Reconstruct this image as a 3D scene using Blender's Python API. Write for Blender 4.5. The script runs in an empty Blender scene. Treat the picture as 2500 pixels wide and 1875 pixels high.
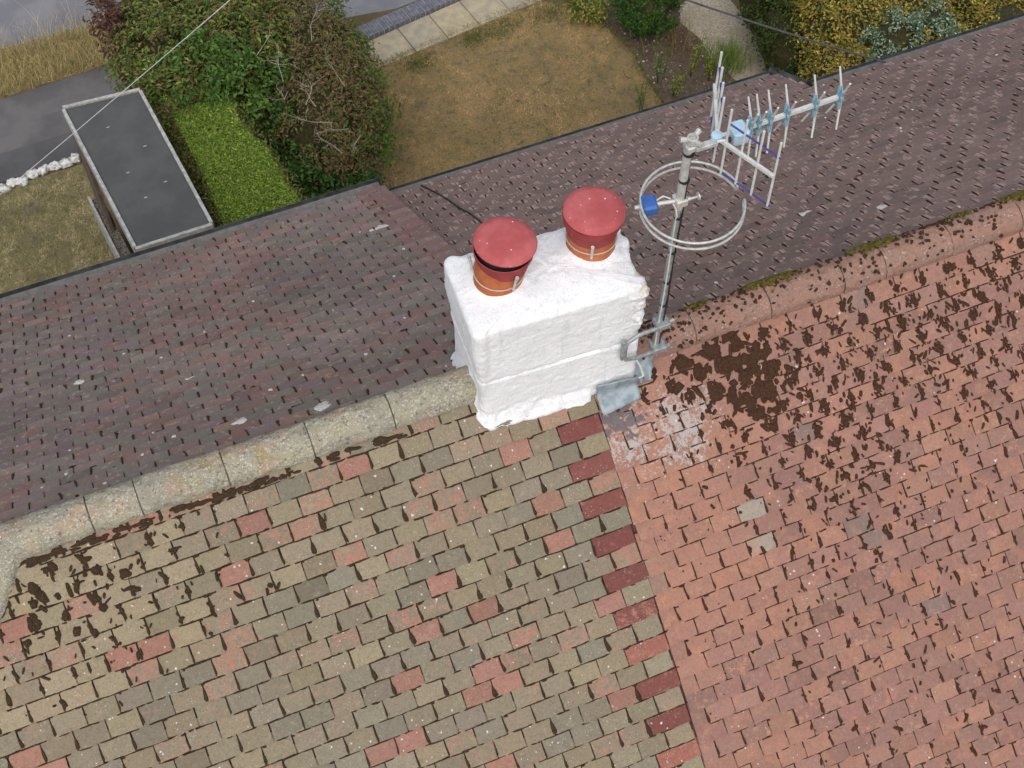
import bpy, bmesh, math, random
import numpy as np
from mathutils import Vector, Matrix, noise as mn
rng = np.random.default_rng(11); random.seed(7); np.random.seed(3)
R = math.radians
scene = bpy.context.scene
col = scene.collection

# ------------------------------------------------------------------ camera
CAM = np.array([-1.97574, -3.93252, 6.59200]); PITCH = R(57.90); YAW = R(22.123); FPX = 3660.09
cd = bpy.data.cameras.new('camera'); cam = bpy.data.objects.new('camera', cd); col.objects.link(cam)
cam.location = CAM; cam.rotation_euler = (math.pi/2 - PITCH, 0, -YAW)
cd.sensor_fit = 'HORIZONTAL'; cd.sensor_width = 36; cd.lens = FPX/2500*36; cd.clip_start = .1; cd.clip_end = 600
scene.camera = cam
# ------------------------------------------------------------------ sky, sun, exposure (bright overcast day)
w = bpy.data.worlds.new('World'); scene.world = w; w.use_nodes = True
nt = w.node_tree; bg = nt.nodes['Background']
SUN_EL, SUN_AZ = R(55), R(202)            # azimuth measured clockwise from +Y
sky = nt.nodes.new('ShaderNodeTexSky'); sky.sky_type = 'NISHITA'; sky.sun_disc = False
sky.sun_elevation = SUN_EL; sky.sun_rotation = SUN_AZ; sky.dust_density = 4; sky.air_density = 1
hs = nt.nodes.new('ShaderNodeHueSaturation'); hs.inputs['Saturation'].default_value = .46
nt.links.new(sky.outputs[0], hs.inputs['Color']); nt.links.new(hs.outputs[0], bg.inputs['Color'])
bg.inputs['Strength'].default_value = .18
sd = bpy.data.lights.new('sun', 'SUN'); sd.energy = .9; sd.angle = R(80); sd.color = (1, .965, .92)
sun = bpy.data.objects.new('sun', sd); col.objects.link(sun)
dv = Vector((math.sin(SUN_AZ)*math.cos(SUN_EL), math.cos(SUN_AZ)*math.cos(SUN_EL), math.sin(SUN_EL)))
sun.rotation_euler = dv.to_track_quat('Z', 'Y').to_euler()
vs = scene.view_settings; vs.view_transform = 'Standard'; vs.look = 'None'; vs.exposure = 0.0; vs.gamma = 1.0; vs.use_curve_mapping = False
scene.cycles.max_bounces = 6; scene.cycles.diffuse_bounces = 3

# ------------------------------------------------------------------ helpers
K = .90
def lin(v):
    v /= 255.
    return v/12.92 if v <= .04045 else ((v+.055)/1.055)**2.4
def C(r, g, b, k=K): return (lin(r)*k, lin(g)*k, lin(b)*k, 1.0)

cr = np.array([math.cos(YAW), -math.sin(YAW), 0.]); cf = np.array([math.sin(YAW)*math.cos(PITCH), math.cos(YAW)*math.cos(PITCH), -math.sin(PITCH)]); cu = np.cross(cr, cf)
def pix(P):
    d = np.asarray(P, float)-CAM; z = d@cf
    return 1250+FPX*(d@cr)/z, 937.5-FPX*(d@cu)/z, z

class Mat:
    def __init__(s, name, rough=.85, spec=.25):
        s.m = bpy.data.materials.new(name); s.m.use_nodes = True; s.t = s.m.node_tree; s.n = s.t.nodes
        s.b = s.n['Principled BSDF']; s.b.inputs['Roughness'].default_value = rough
        s.b.inputs['Specular IOR Level'].default_value = spec
        s._p = None
    def new(s, t): return s.n.new(t)
    def lk(s, a, b):
        if isinstance(a, (int, float)): b.default_value = a
        elif isinstance(a, tuple): b.default_value = a
        else: s.t.links.new(a, b)
    @property
    def pos(s):
        if s._p is None: s._p = s.new('ShaderNodeNewGeometry').outputs['Position']
        return s._p
    def noise(s, scale, det=3., rough=.6, vec=None, dist=0., off=None):
        n = s.new('ShaderNodeTexNoise'); n.inputs['Scale'].default_value = scale; n.inputs['Detail'].default_value = det
        n.inputs['Roughness'].default_value = rough; n.inputs['Distortion'].default_value = dist
        v = vec or s.pos
        if off is not None:
            a = s.new('ShaderNodeVectorMath'); a.operation = 'ADD'; s.lk(v, a.inputs[0]); a.inputs[1].default_value = (off, off*1.7, -off*.6); v = a.outputs[0]
        s.lk(v, n.inputs['Vector']); return n.outputs['Fac']
    def vor(s, scale, vec=None, out='Distance', rnd=1.):
        n = s.new('ShaderNodeTexVoronoi'); n.inputs['Scale'].default_value = scale; n.inputs['Randomness'].default_value = rnd
        s.lk(vec or s.pos, n.inputs['Vector']); return n.outputs[out]
    def math(s, op, a, b=0., clamp=False):
        n = s.new('ShaderNodeMath'); n.operation = op; n.use_clamp = clamp; s.lk(a, n.inputs[0]); s.lk(b, n.inputs[1]); return n.outputs[0]
    def step(s, v, lo, hi):
        n = s.new('ShaderNodeMapRange'); n.interpolation_type = 'SMOOTHSTEP'; s.lk(v, n.inputs['Value'])
        s.lk(lo, n.inputs['From Min']); s.lk(hi, n.inputs['From Max']); return n.outputs['Result']
    def mix(s, f, a, b, mode='MIX'):
        n = s.new('ShaderNodeMix'); n.data_type = 'RGBA'; n.blend_type = mode; s.lk(f, n.inputs[0]); s.lk(a, n.inputs[6]); s.lk(b, n.inputs[7]); return n.outputs[2]
    def ramp(s, f, stops):
        n = s.new('ShaderNodeValToRGB'); s.lk(f, n.inputs[0]); e = n.color_ramp.elements
        while len(e) < len(stops): e.new(.5)
        for i, (p, c) in enumerate(stops): e[i].position = p; e[i].color = c
        return n.outputs[0]
    def mul(s, c, v):          # scale a colour by a value socket
        n = s.new('ShaderNodeVectorMath'); n.operation = 'SCALE'; s.lk(c, n.inputs[0]); s.lk(v, n.inputs['Scale']); return n.outputs[0]
    def near(s, p, r0, r1):    # 1 inside a ball round p fading to 0
        n = s.new('ShaderNodeVectorMath'); n.operation = 'DISTANCE'; s.lk(s.pos, n.inputs[0]); n.inputs[1].default_value = p
        return s.step(n.outputs['Value'], r1, r0)
    def attr(s, name='Col'):
        n = s.new('ShaderNodeVertexColor'); n.layer_name = name; return n.outputs['Color'], n.outputs['Alpha']
    def objcol(s):
        n = s.new('ShaderNodeObjectInfo'); return n.outputs['Color'], n.outputs['Alpha']
    def done(s, c, bump=None, strength=.3, dist=.01):
        s.lk(c, s.b.inputs['Base Color'])
        if bump is not None:
            n = s.new('ShaderNodeBump'); n.inputs['Strength'].default_value = strength; n.inputs['Distance'].default_value = dist
            s.lk(bump, n.inputs['Height']); s.t.links.new(n.outputs[0], s.b.inputs['Normal'])
        return s.m

def obj(name, verts, faces, mat=None, parent=None, smooth=False, cols=None, uvs=None):
    me = bpy.data.meshes.new(name)
    if isinstance(verts, np.ndarray):
        nv, nf = len(verts), len(faces); fa = np.asarray(faces)
        me.vertices.add(nv); me.vertices.foreach_set('co', verts.astype(np.float32).ravel())
        k = fa.shape[1]; me.loops.add(nf*k); me.loops.foreach_set('vertex_index', fa.astype(np.int32).ravel())
        me.polygons.add(nf); me.polygons.foreach_set('loop_start', np.arange(0, nf*k, k, dtype=np.int32)); me.polygons.foreach_set('loop_total', np.full(nf, k, dtype=np.int32))
        me.update(calc_edges=True)
    else:
        me.from_pydata([tuple(v) for v in verts], [], [tuple(f) for f in faces]); me.update()
    if cols is not None:
        ca = me.color_attributes.new('Col', 'FLOAT_COLOR', 'POINT'); ca.data.foreach_set('color', np.asarray(cols, np.float32).ravel())
    if uvs is not None:
        uv = me.uv_layers.new(name='UVMap'); li = np.empty(len(me.loops), np.int32); me.loops.foreach_get('vertex_index', li)
        uv.data.foreach_set('uv', np.asarray(uvs, np.float32)[li].ravel())
    me.polygons.foreach_set('use_smooth', np.full(len(me.polygons), bool(smooth)))
    return link(name, me, mat, parent)
def link(name, me, mat=None, parent=None):
    o = bpy.data.objects.new(name, me); col.objects.link(o)
    if mat is not None and me is not None and not me.materials: me.materials.append(mat)
    if parent is not None: o.parent = parent
    return o
def tag(o, label=None, cat=None, group=None, kind=None):
    if label: o['label'] = label
    if cat: o['category'] = cat
    if group: o['group'] = group
    if kind: o['kind'] = kind
    return o
def empty(name, loc=(0, 0, 0), label=None, cat=None, group=None):
    # things are modelled in world space, so their empties carry no transform of their own except a marker position kept by child offsets
    o = bpy.data.objects.new(name, None); col.objects.link(o); o.empty_display_size = .1
    o.location = loc
    return tag(o, label, cat, group)
def adopt(parent):            # keep children where they are although the empty stands at its base
    inv = Matrix.Translation(-parent.location)
    for c in parent.children: c.matrix_parent_inverse = inv

class MB:
    def __init__(s): s.v = []; s.f = []
    def box(s, lo, hi, M=None):
        b = len(s.v); pts = [(x, y, z) for z in (lo[2], hi[2]) for y in (lo[1], hi[1]) for x in (lo[0], hi[0])]
        s.v += [tuple(M @ Vector(p)) if M else p for p in pts]
        s.f += [(b+0, b+2, b+3, b+1), (b+4, b+5, b+7, b+6), (b+0, b+1, b+5, b+4), (b+2, b+6, b+7, b+3), (b+0, b+4, b+6, b+2), (b+1, b+3, b+7, b+5)]
        return s
    def quad(s, a, b_, c, d):
        b = len(s.v); s.v += [tuple(a), tuple(b_), tuple(c), tuple(d)]; s.f.append((b, b+1, b+2, b+3)); return s
    def prism(s, poly, z0, z1):
        b = len(s.v); n = len(poly); s.v += [(x, y, z0) for x, y in poly]+[(x, y, z1) for x, y in poly]
        s.f.append(tuple(range(b+n, b+2*n))); s.f.append(tuple(reversed(range(b, b+n))))
        for i in range(n): j = (i+1) % n; s.f.append((b+i, b+j, b+n+j, b+n+i))
        return s
    def tube(s, pts, r, n=8, caps=True, closed=False):
        pts = [Vector(p) for p in pts]; rs = r if isinstance(r, (list, tuple)) else [r]*len(pts)
        b = len(s.v); prev = None; m = len(pts)
        for i, p in enumerate(pts):
            if closed: d = pts[(i+1) % m]-pts[i-1]
            else: d = (pts[min(i+1, m-1)]-pts[max(i-1, 0)])
            d.normalize()
            if prev is None: u = d.orthogonal().normalized()
            else: u = (prev-d*prev.dot(d)).normalized()
            prev = u; v_ = d.cross(u)
            for k in range(n):
                a = 2*math.pi*k/n; s.v.append(tuple(p+(u*math.cos(a)+v_*math.sin(a))*rs[i]))
        for i in range(m if closed else m-1):
            i2 = (i+1) % m
            for k in range(n):
                k2 = (k+1) % n; s.f.append((b+i*n+k, b+i*n+k2, b+i2*n+k2, b+i2*n+k))
        if caps and not closed:
            s.f.append(tuple(reversed(range(b, b+n)))); s.f.append(tuple(range(b+(m-1)*n, b+m*n)))
        return s
    def lathe(s, prof, n=40, M=None):
        b = len(s.v); m = len(prof)
        for r, z in prof:
            for k in range(n):
                a = 2*math.pi*k/n; p = Vector((r*math.cos(a), r*math.sin(a), z)); s.v.append(tuple(M @ p) if M else tuple(p))
        for i in range(m-1):
            for k in range(n):
                k2 = (k+1) % n; s.f.append((b+i*n+k, b+i*n+k2, b+(i+1)*n+k2, b+(i+1)*n+k))
        s.f.append(tuple(range(b+(m-1)*n, b+m*n))); s.f.append(tuple(reversed(range(b, b+n))))
        return s
    def build(s, name, mat, parent=None, smooth=False, bevel=0):
        o = obj(name, s.v, s.f, mat, parent, smooth)
        if smooth:
            o.data.set_sharp_from_angle(angle=R(40))
        if bevel:
            bm = bmesh.new(); bm.from_mesh(o.data); bmesh.ops.bevel(bm, geom=bm.edges[:], offset=bevel, segments=1, affect='EDGES'); bm.to_mesh(o.data); bm.free()
        return o

# ------------------------------------------------------------------ materials
def tile_material(name, src, accent, a_lo, a_hi, lichen, lich_col=(205, 205, 198), speck=.35, kind='', kf=1.):
    def C(r, g, b): return (lin(r)*K*kf, lin(g)*K*kf, lin(b)*K*kf, 1.)
    accent = C(*accent)
    m = Mat(name, .9, .2)
    base, amt = m.objcol() if src == 'obj' else m.attr()
    n1 = m.noise(24, 3, .62, off=3); n2 = m.noise(95, 3, .7); n3 = m.noise(420, 2, .7)
    f = m.step(m.math('ADD', m.math('ADD', n1, m.math('MULTIPLY', m.math('SUBTRACT', n2, .5), .45)), amt), a_lo, a_hi)
    c = m.mix(f, base, accent)
    if kind == 'far_right':
        uv = m.new('ShaderNodeUVMap').outputs[0]; sx = m.new('ShaderNodeSeparateXYZ'); m.lk(uv, sx.inputs[0])
        e = m.math('ABSOLUTE', m.math('SUBTRACT', sx.outputs[0], .5))
        nn = m.noise(17, 2, .5, off=11)
        pf = m.step(m.math('ADD', m.math('MULTIPLY', e, 1.1), nn), .93, 1.03)
        c = m.mix(m.math('MULTIPLY', pf, .75), c, C(160, 136, 130))
    if kind == 'near_right':
        # cleaner orange clay where the chimney drips, dusky pink elsewhere
        g = m.math('MAXIMUM', m.near((.25, -.55, -.45), .22, .75), m.near((.32, -1.15, -.95), .1, .62))
        c = m.mix(m.math('MULTIPLY', g, .5), c, C(194, 142, 120))
        g2 = m.step(m.noise(9, 2, .5, off=21), .54, .66)
        c = m.mix(m.math('MULTIPLY', g2, .30), c, C(208, 148, 118))
    c = m.mix(m.math('MULTIPLY', m.step(m.noise(33, 4, .7, off=51), .50, .66), .45), c, m.mix(.5, c, C(118, 108, 98)))
    c = m.mix(m.math('MULTIPLY', m.step(m.noise(27, 3, .6, off=61), .56, .70), .35), c, m.mix(.5, c, C(206, 188, 160)))
    c = m.mix(m.math('MULTIPLY', m.step(n2, .50, .30), speck), c, m.mix(.62, c, C(62, 52, 44)))
    c = m.mul(c, m.math('ADD', m.math('MULTIPLY', n3, .9), m.math('ADD', m.math('MULTIPLY', m.noise(60, 4, .75, off=17), .55), .27)))
    # small dark and pale lichen specks
    v = m.vor(150); msk = m.step(m.noise(8, 2, .5, off=5), .42, .62)
    c = m.mix(m.math('MULTIPLY', m.step(v, .22, .12), m.math('MULTIPLY', msk, .55)), c, C(58, 52, 46))
    v2 = m.vor(62); n4 = m.noise(5.5, 2, .6, off=9)
    wl = m.math('MULTIPLY', m.step(m.math('ADD', v2, m.math('MULTIPLY', n2, .2)), .27, .2), m.step(n4, lichen, lichen+.1))
    if kind == 'near_right':
        crust = m.math('MAXIMUM', m.near((.10, -.42, -.35), .05, .44), m.math('MULTIPLY', m.near((.40, -.46, -.38), .05, .46), .97))
        cr_ = m.step(m.math('ADD', m.math('ADD', m.math('MULTIPLY', crust, .30), m.math('MULTIPLY', m.noise(7, 2, .5, off=41), .35)), m.math('MULTIPLY', m.noise(42, 5, .8, off=2), 1.15)), 1.0, 1.05)
        c = m.mix(m.math('MULTIPLY', cr_, .85), c, m.mix(n3, C(168, 162, 158), C(222, 218, 214)))
        gl = m.step(m.math('ADD', m.math('MULTIPLY', m.near((.11, -.34, -.28), .03, .24), .36), m.noise(19, 4, .65, off=14)), .74, .78)
        c = m.mix(m.math('MULTIPLY', gl, .85), c, C(108, 104, 108))
    c = m.mix(m.math('MULTIPLY', wl, .9), c, C(*lich_col))
    return m.done(c, m.math('ADD', n3, m.math('MULTIPLY', n2, 1.5)), .35, .003)

SALMON = (184, 134, 117)
tm = {}
for src in ('obj', 'attr'):
    tm['nl', src] = tile_material('olive_lichened_tile_'+src, src, SALMON, .80, 1.16, .47, speck=.5, kf=.82)
    tm['nr', src] = tile_material('salmon_clay_tile_'+src, src, (202, 150, 128), .92, 1.1, .57, (226, 220, 218), .25, 'near_right', kf=.78)
tm['fl', 'attr'] = tile_material('weathered_plum_tile', 'attr', (134, 112, 107), .84, 1.0, .66, speck=.3, kf=1.45)
tm['fr', 'attr'] = tile_material('brown_plum_tile', 'attr', (130, 113, 109), .98, 1.12, .66, speck=.3, kind='far_right', kf=1.32)

def simple(name, c1, c2, scale=8, rough=.85, det=4, bump=.2, bscale=None, spec=.25, lo=.35, hi=.65, bd=.01):
    m = Mat(name, rough, spec); n = m.noise(scale, det, .62)
    return m.done(m.mix(m.step(n, lo, hi), c1, c2), m.noise(bscale or scale*4, 3, .65), bump, bd)

M_deck = simple('dark_underlay', C(82, 62, 54), C(98, 76, 66), 30)
M_mortar = simple('grey_mortar', C(150, 142, 128), C(112, 104, 92), 60, bump=.5)
def ridge_left():
    m = Mat('lichened_concrete_ridge', .95, .15)
    n = m.noise(7, 3, .6); nf = m.noise(160, 3, .7); nm = m.noise(45, 3, .65, off=4)
    c = m.mix(m.step(n, .4, .62), C(156, 151, 135), C(168, 162, 140))
    c = m.mix(m.math('MULTIPLY', m.step(m.noise(6, 2, .5, off=8), .52, .7), .5), c, C(178, 142, 120))
    c = m.mix(m.math('MULTIPLY', m.step(nm, .54, .68), .75), c, C(98, 92, 80))
    c = m.mix(m.math('MULTIPLY', m.step(m.noise(11, 2, .5, off=30), .56, .7), .5), c, C(148, 140, 90))
    w_ = m.math('MAXIMUM', m.math('MULTIPLY', m.step(m.noise(75, 4, .75, off=19), .53, .60), m.step(m.noise(8, 4, .7, off=13), .36, .56)), m.math('MULTIPLY', m.step(m.vor(48), .20, .14), m.step(m.noise(12, 2, .5, off=23), .45, .55)))
    c = m.mix(m.math('MULTIPLY', w_, .85), c, C(206, 203, 194))
    c = m.mul(c, m.math('ADD', m.math('MULTIPLY', nf, .9), .55))
    return m.done(c, m.math('ADD', nf, nm), .7, .009)
M_ridgeL = ridge_left()
def ridge_right():
    m = Mat('mossy_clay_ridge', .95, .15)
    n = m.noise(9, 3, .6); nf = m.noise(180, 3, .7); nm = m.noise(38, 3, .65, off=4)
    c = m.mix(m.step(n, .4, .62), C(176, 137, 120), C(168, 136, 122))
    c = m.mix(m.math('MULTIPLY', m.step(nm, .54, .66), .6), c, C(120, 102, 92))
    w_ = m.math('MAXIMUM', m.math('MULTIPLY', m.step(m.noise(70, 4, .75, off=19), .58, .64), m.step(m.noise(10, 4, .7, off=13), .44, .58)), m.math('MULTIPLY', m.step(m.vor(40), .20, .14), m.step(m.noise(12, 2, .5, off=23), .5, .6)))
    c = m.mix(m.math('MULTIPLY', w_, .85), c, C(214, 205, 198))
    c = m.mul(c, m.math('ADD', m.math('MULTIPLY', nf, .6), .7))
    return m.done(c, m.math('ADD', nf, nm), 1., .010)
M_ridgeR = ridge_right()
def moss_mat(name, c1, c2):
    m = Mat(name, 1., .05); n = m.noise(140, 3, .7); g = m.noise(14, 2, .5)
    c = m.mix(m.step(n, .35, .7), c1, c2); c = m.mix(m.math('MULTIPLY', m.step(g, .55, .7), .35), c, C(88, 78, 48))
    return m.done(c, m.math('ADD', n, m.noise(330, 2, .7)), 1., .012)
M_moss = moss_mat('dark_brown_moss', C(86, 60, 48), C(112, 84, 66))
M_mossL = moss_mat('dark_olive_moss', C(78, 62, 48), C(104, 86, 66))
M_mossG = moss_mat('yellow_green_moss', C(118, 108, 52), C(150, 138, 78))
M_white = simple('white_lichen', C(222, 218, 210), C(196, 190, 184), 90)
def render_mat():
    m = Mat('white_masonry_paint', .7, .3)
    n = m.noise(5, 4, .6); nf = m.noise(75, 4, .7); nc = m.noise(240, 2, .6)
    c = m.mix(m.step(n, .35, .7), C(252, 253, 255, .97), C(244, 247, 250, .97))
    c = m.mix(m.math('MULTIPLY', m.step(nf, .47, .33), .26), c, C(196, 196, 198))
    c = m.mix(m.math('MULTIPLY', m.step(nc, .44, .32), .16), c, C(196, 194, 192))
    st = m.new('ShaderNodeVectorMath'); st.operation = 'MULTIPLY'; m.lk(m.pos, st.inputs[0]); st.inputs[1].default_value = (22, 22, 2.2)
    c = m.mix(m.math('MULTIPLY', m.step(m.noise(1., 4, .65, vec=st.outputs[0]), .54, .72), .30), c, C(188, 188, 186))
    y = m.math('MULTIPLY', m.near((.27, -.17, .60), .03, .15), m.step(m.noise(22, 3, .6, off=3), .42, .6))
    c = m.mix(m.math('MULTIPLY', y, .8), c, C(196, 160, 106))
    d = m.math('MULTIPLY', m.near((.26, -.22, .48), .04, .22), m.step(m.noise(50, 3, .7, off=6), .48, .62))
    c = m.mix(m.math('MULTIPLY', d, .45), c, C(150, 144, 136))
    return m.done(c, m.math('ADD', nf, nc), .75, .009)
M_render = render_mat()
M_lead = simple('weathered_lead', C(122, 136, 144), C(158, 170, 176), 14, .55, bump=.3, spec=.5)
def pot_mat():
    m = Mat('terracotta', .8, .3); n = m.noise(12, 4, .6); c = m.mix(m.step(n, .35, .65), C(178, 96, 56), C(194, 116, 74))
    return m.done(c, m.noise(60, 3), .2, .004)
M_pot = pot_mat()
def red_mat(name, a, b):
    m = Mat(name, .78, .25); n = m.noise(10, 4, .6); nf = m.noise(220, 2)
    c = m.mix(m.step(n, .35, .68), a, b); c = m.mul(c, m.math('ADD', m.math('MULTIPLY', nf, .2), .9))
    c = m.mix(m.math('MULTIPLY', m.step(m.noise(26, 4, .7, off=7), .52, .72), .4), c, m.mix(.5, c, C(120, 84, 80)))
    v = m.vor(24); c = m.mix(m.step(v, .075, .05), c, C(224, 196, 186))
    return m.done(c, nf, .15, .002)
M_lid = red_mat('red_powder_coat', C(176, 84, 86), C(190, 102, 103))
M_skirt = red_mat('dark_red_powder_coat', C(150, 58, 58), C(162, 72, 70))
M_black = simple('black_plastic', C(28, 28, 30), C(42, 42, 44), 12, .5, spec=.4)
M_gutter = simple('grey_black_gutter', C(46, 47, 50), C(72, 74, 78), 9, .55, spec=.4)
M_gut2 = simple('gutter_silt', C(104, 103, 102), C(122, 120, 116), 20, .9)
M_steel = Mat('wire_steel', .35, .5); M_steel.b.inputs['Metallic'].default_value = .8; M_steel = M_steel.done(C(190, 186, 180))
def metal(name, a, b, met=.35, rough=.5):
    m = Mat(name, rough, .5); m.b.inputs['Metallic'].default_value = met; n = m.noise(40, 4, .65)
    return m.done(m.mix(m.step(n, .35, .68), a, b), n, .15, .002)
M_alu = metal('weathered_aluminium', C(214, 214, 208), C(184, 186, 182))
M_galv = metal('galvanised_steel', C(140, 146, 148), C(176, 180, 180))
M_whiteP = simple('white_plastic', C(214, 216, 212), C(196, 200, 198), 30, .5, spec=.4)
M_blue = simple('blue_plastic', C(48, 90, 160), C(60, 104, 174), 20, .5, spec=.4)
M_pale = simple('pale_blue_plastic', C(168, 202, 224), C(190, 216, 232), 20, .45, spec=.4)
M_indigo = simple('indigo_plastic', C(60, 56, 140), C(72, 70, 150), 20, .5, spec=.4)
def director_mat():
    m = Mat('translucent_blue_plastic', .4, .4); m.b.inputs['Transmission Weight'].default_value = .25
    return m.done(C(140, 178, 198), m.noise(50), .1, .002)
M_dir = director_mat()
M_wall = simple('cream_render', C(214, 206, 190), C(200, 190, 172), 3, bscale=60)
M_fascia = simple('dark_fascia', C(52, 46, 42), C(70, 62, 56), 10)

# ------------------------------------------------------------------ roof geometry
A = R(39.777); CA, SA = math.cos(A), math.sin(A)
APX = {'L': (0., 0.), 'R': (-.0715, -.0595)}
GAU = {'L': .10625, 'R': .1013}; S0 = {'L': .486, 'R': 1.131}
TW = .165; TT = .013; HB = .022
def wob(x, s, k=0.): return .004*mn.noise((x*1.3+k, s*1.1, k))+.002*mn.noise((x*5+k, s*4, 3+k))
def near_frame(): return Vector((1, 0, 0)), Vector((0, CA, SA)), Vector((0, -SA, CA))
def near_pt(x, s, h): return (x, -s*CA-h*SA, -s*SA+h*CA)
_s = np.linspace(0, 7, 701); _th = np.radians(39+(34.2-39)*np.clip(_s/4.8, 0, 1.2))
_y = np.concatenate([[0], np.cumsum(np.cos(_th[:-1])*.01)]); _z = -np.concatenate([[0], np.cumsum(np.sin(_th[:-1])*.01)])
def far_base(s, H): return np.interp(s, _s, _y)+APX[H][0], np.interp(s, _s, _z)+APX[H][1], np.interp(s, _s, _th)
def far_pt(x, s, h, H):
    y, z, t = far_base(s, H); return (x, y+h*math.sin(t), z+h*math.cos(t))
JOIN = -.035; JOG = 3.43
EAVE = {'L': 4.36, 'M': 4.41, 'Rr': 3.78}
def hip_x(s): return -3.05-s*CA
def eave_of(x, H): return EAVE['L'] if H == 'L' else (EAVE['M'] if x < JOG else EAVE['Rr'])
def tail_above(s, H, far=False):
    g, s0 = (GAU[H], S0[H]) if not far else (.106, eave_of(0 if H == 'L' else 1, H))
    return s0+math.ceil((s-s0)/g-1e-6)*g, g
def surf_h(s, H, far=False):
    t, g = tail_above(s, H, far); return HB-TT/g*(t-s)

# one tile, unit width, tail at y=0, head at y=LEN
LEN = .15
def tile_arrays(seed):
    r_ = np.random.default_rng(seed); nx, ny = 4, 3; V = []; UV = []
    for layer in (0, 1):
        for j in range(ny):
            for i in range(nx):
                u = i/(nx-1); v = j/(ny-1)
                x = u-.5; y = v*LEN; z = -v*LEN*TT/.106+.0018*(1-(2*u-1)**2)-(TT if layer else 0)
                if j == 0:
                    y += r_.normal(0, .0012)
                    if i in (0, nx-1) and r_.random() < .35: y += r_.uniform(.002, .007); x *= 1-r_.uniform(.0, .03)
                z += r_.normal(0, .0005); V.append((x, y, z)); UV.append((u, v))
    F = []; o = nx*ny
    for j in range(ny-1):
        for i in range(nx-1): a = j*nx+i; F.append((a, a+1, a+nx+1, a+nx))
    for i in range(nx-1): F.append((i, o+i, o+i+1, i+1))
    for j in range(ny-1):
        a = j*nx; F.append((a, a+nx, o+a+nx, o+a)); b = a+nx-1; F.append((b, o+b, o+b+nx, b+nx))
    return np.array(V), np.array(F), np.array(UV)
NVAR = 10
TV = [tile_arrays(100+i) for i in range(NVAR)]
def c3(r, g, b): return np.array([lin(r)*K, lin(g)*K, lin(b)*K])
def jit(c, a=.09, h=.013): return np.clip(c*(1+rng.normal(0, a))*(1+rng.normal(0, h, 3)), 0, 1)

tiles = []      # house, slope, x0, x1, s, colour, amount
joints = []     # house, slope, x, s(tail)
def near_colour(H, x, s, edge):
    cl, am = near_colour0(H, x, s, edge); return cl*(.82 if H == 'L' else .78), am
def near_colour0(H, x, s, edge):
    if H == 'L':
        if edge: return (jit(c3(138, 84, 78), .1), rng.uniform(.05, .42)) if rng.random() < .8 else (jit(c3(166, 108, 94)), .35)
        q = rng.random()
        if q < .07: return jit(c3(168, 126, 111), .07), rng.uniform(.1, .4)
        if q < .34: return jit(c3(152, 141, 120), .06), rng.uniform(.24, .52)
        base = [c3(151, 140, 119), c3(145, 137, 119), c3(155, 142, 118)][rng.integers(3)]
        if x < -2.3 and s < 1: base = c3(164, 150, 124)
        return jit(base, .08), rng.uniform(-.05, .30)
    q = rng.random()
    base = [c3(170, 129, 117), c3(163, 125, 114), c3(177, 133, 116)][rng.integers(3)]
    if q < .014: base = c3(146, 124, 116)
    return jit(base, .06), rng.uniform(0, .42)
for H in 'LR':
    g = GAU[H]; k0 = -4 if H == 'L' else -9
    for k in range(k0, 34):
        s = S0[H]+k*g; lo = .16 if H == 'L' else .24
        if s < lo or s > 3.62: continue
        if H == 'L':
            edges = [rng.normal(-.002, .0035)]; e_last = edges[0]
            x = -.2475 if k % 2 == 0 else -TW
            edges.append(x)
            while x > -4.6: x -= TW+rng.normal(0, .0012); edges.append(x)
            edges = edges[::-1]
        else:
            x = TW*.5 if k % 2 else TW; x += .012
            edges = [rng.normal(.001, .0035), x]
            while x < 5.3: x += .1646+rng.normal(0, .0012); edges.append(x)
        for a, b in zip(edges[:-1], edges[1:]):
            m = (a+b)/2
            if H == 'L' and m < hip_x(s)+.02: continue
            ss = s+wob(m, s)*.8
            cl, am = near_colour(H, m, s, H == 'L' and b == e_last and k % 2 == 0)
            if H == 'R' and k in (1, 3) and abs(m-(.70 if k == 1 else .69)) < .083: cl, am = c3(156, 150, 138), -.5
            tiles.append((H, 'n', a, b, ss, cl, am)); joints.append((H, 'n', a, ss))
def far_colour(H, x, s):
    q = rng.random(); cl = mn.noise((x*.9+3, s*1.2, 5. if H == 'L' else 9.))
    if H == 'L':
        q += cl*.45
        b = c3(122, 96, 94) if q < .3 else c3(118, 108, 105) if q < .55 else c3(104, 104, 100) if q < .85 else c3(110, 98, 104)
        return jit((b*.6+c3(116, 103, 97)*.4)*1.5*np.array([1.02, .985, .94])*(.85+.2*mn.noise((x*.7, s*.9, 2.))), .08), rng.uniform(-.1, .3)
    cl2 = (.85+.14*mn.noise((x*.8, s*.9, 6.)))*np.array([1.05, .98, .93])
    b = 1.36*c3(117, 103, 100) if q < .55 else 1.36*c3(111, 99, 97) if q < .85 else 1.36*c3(121, 104, 101)
    return jit(b*cl2, .07), rng.uniform(-.1, .34)
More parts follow.
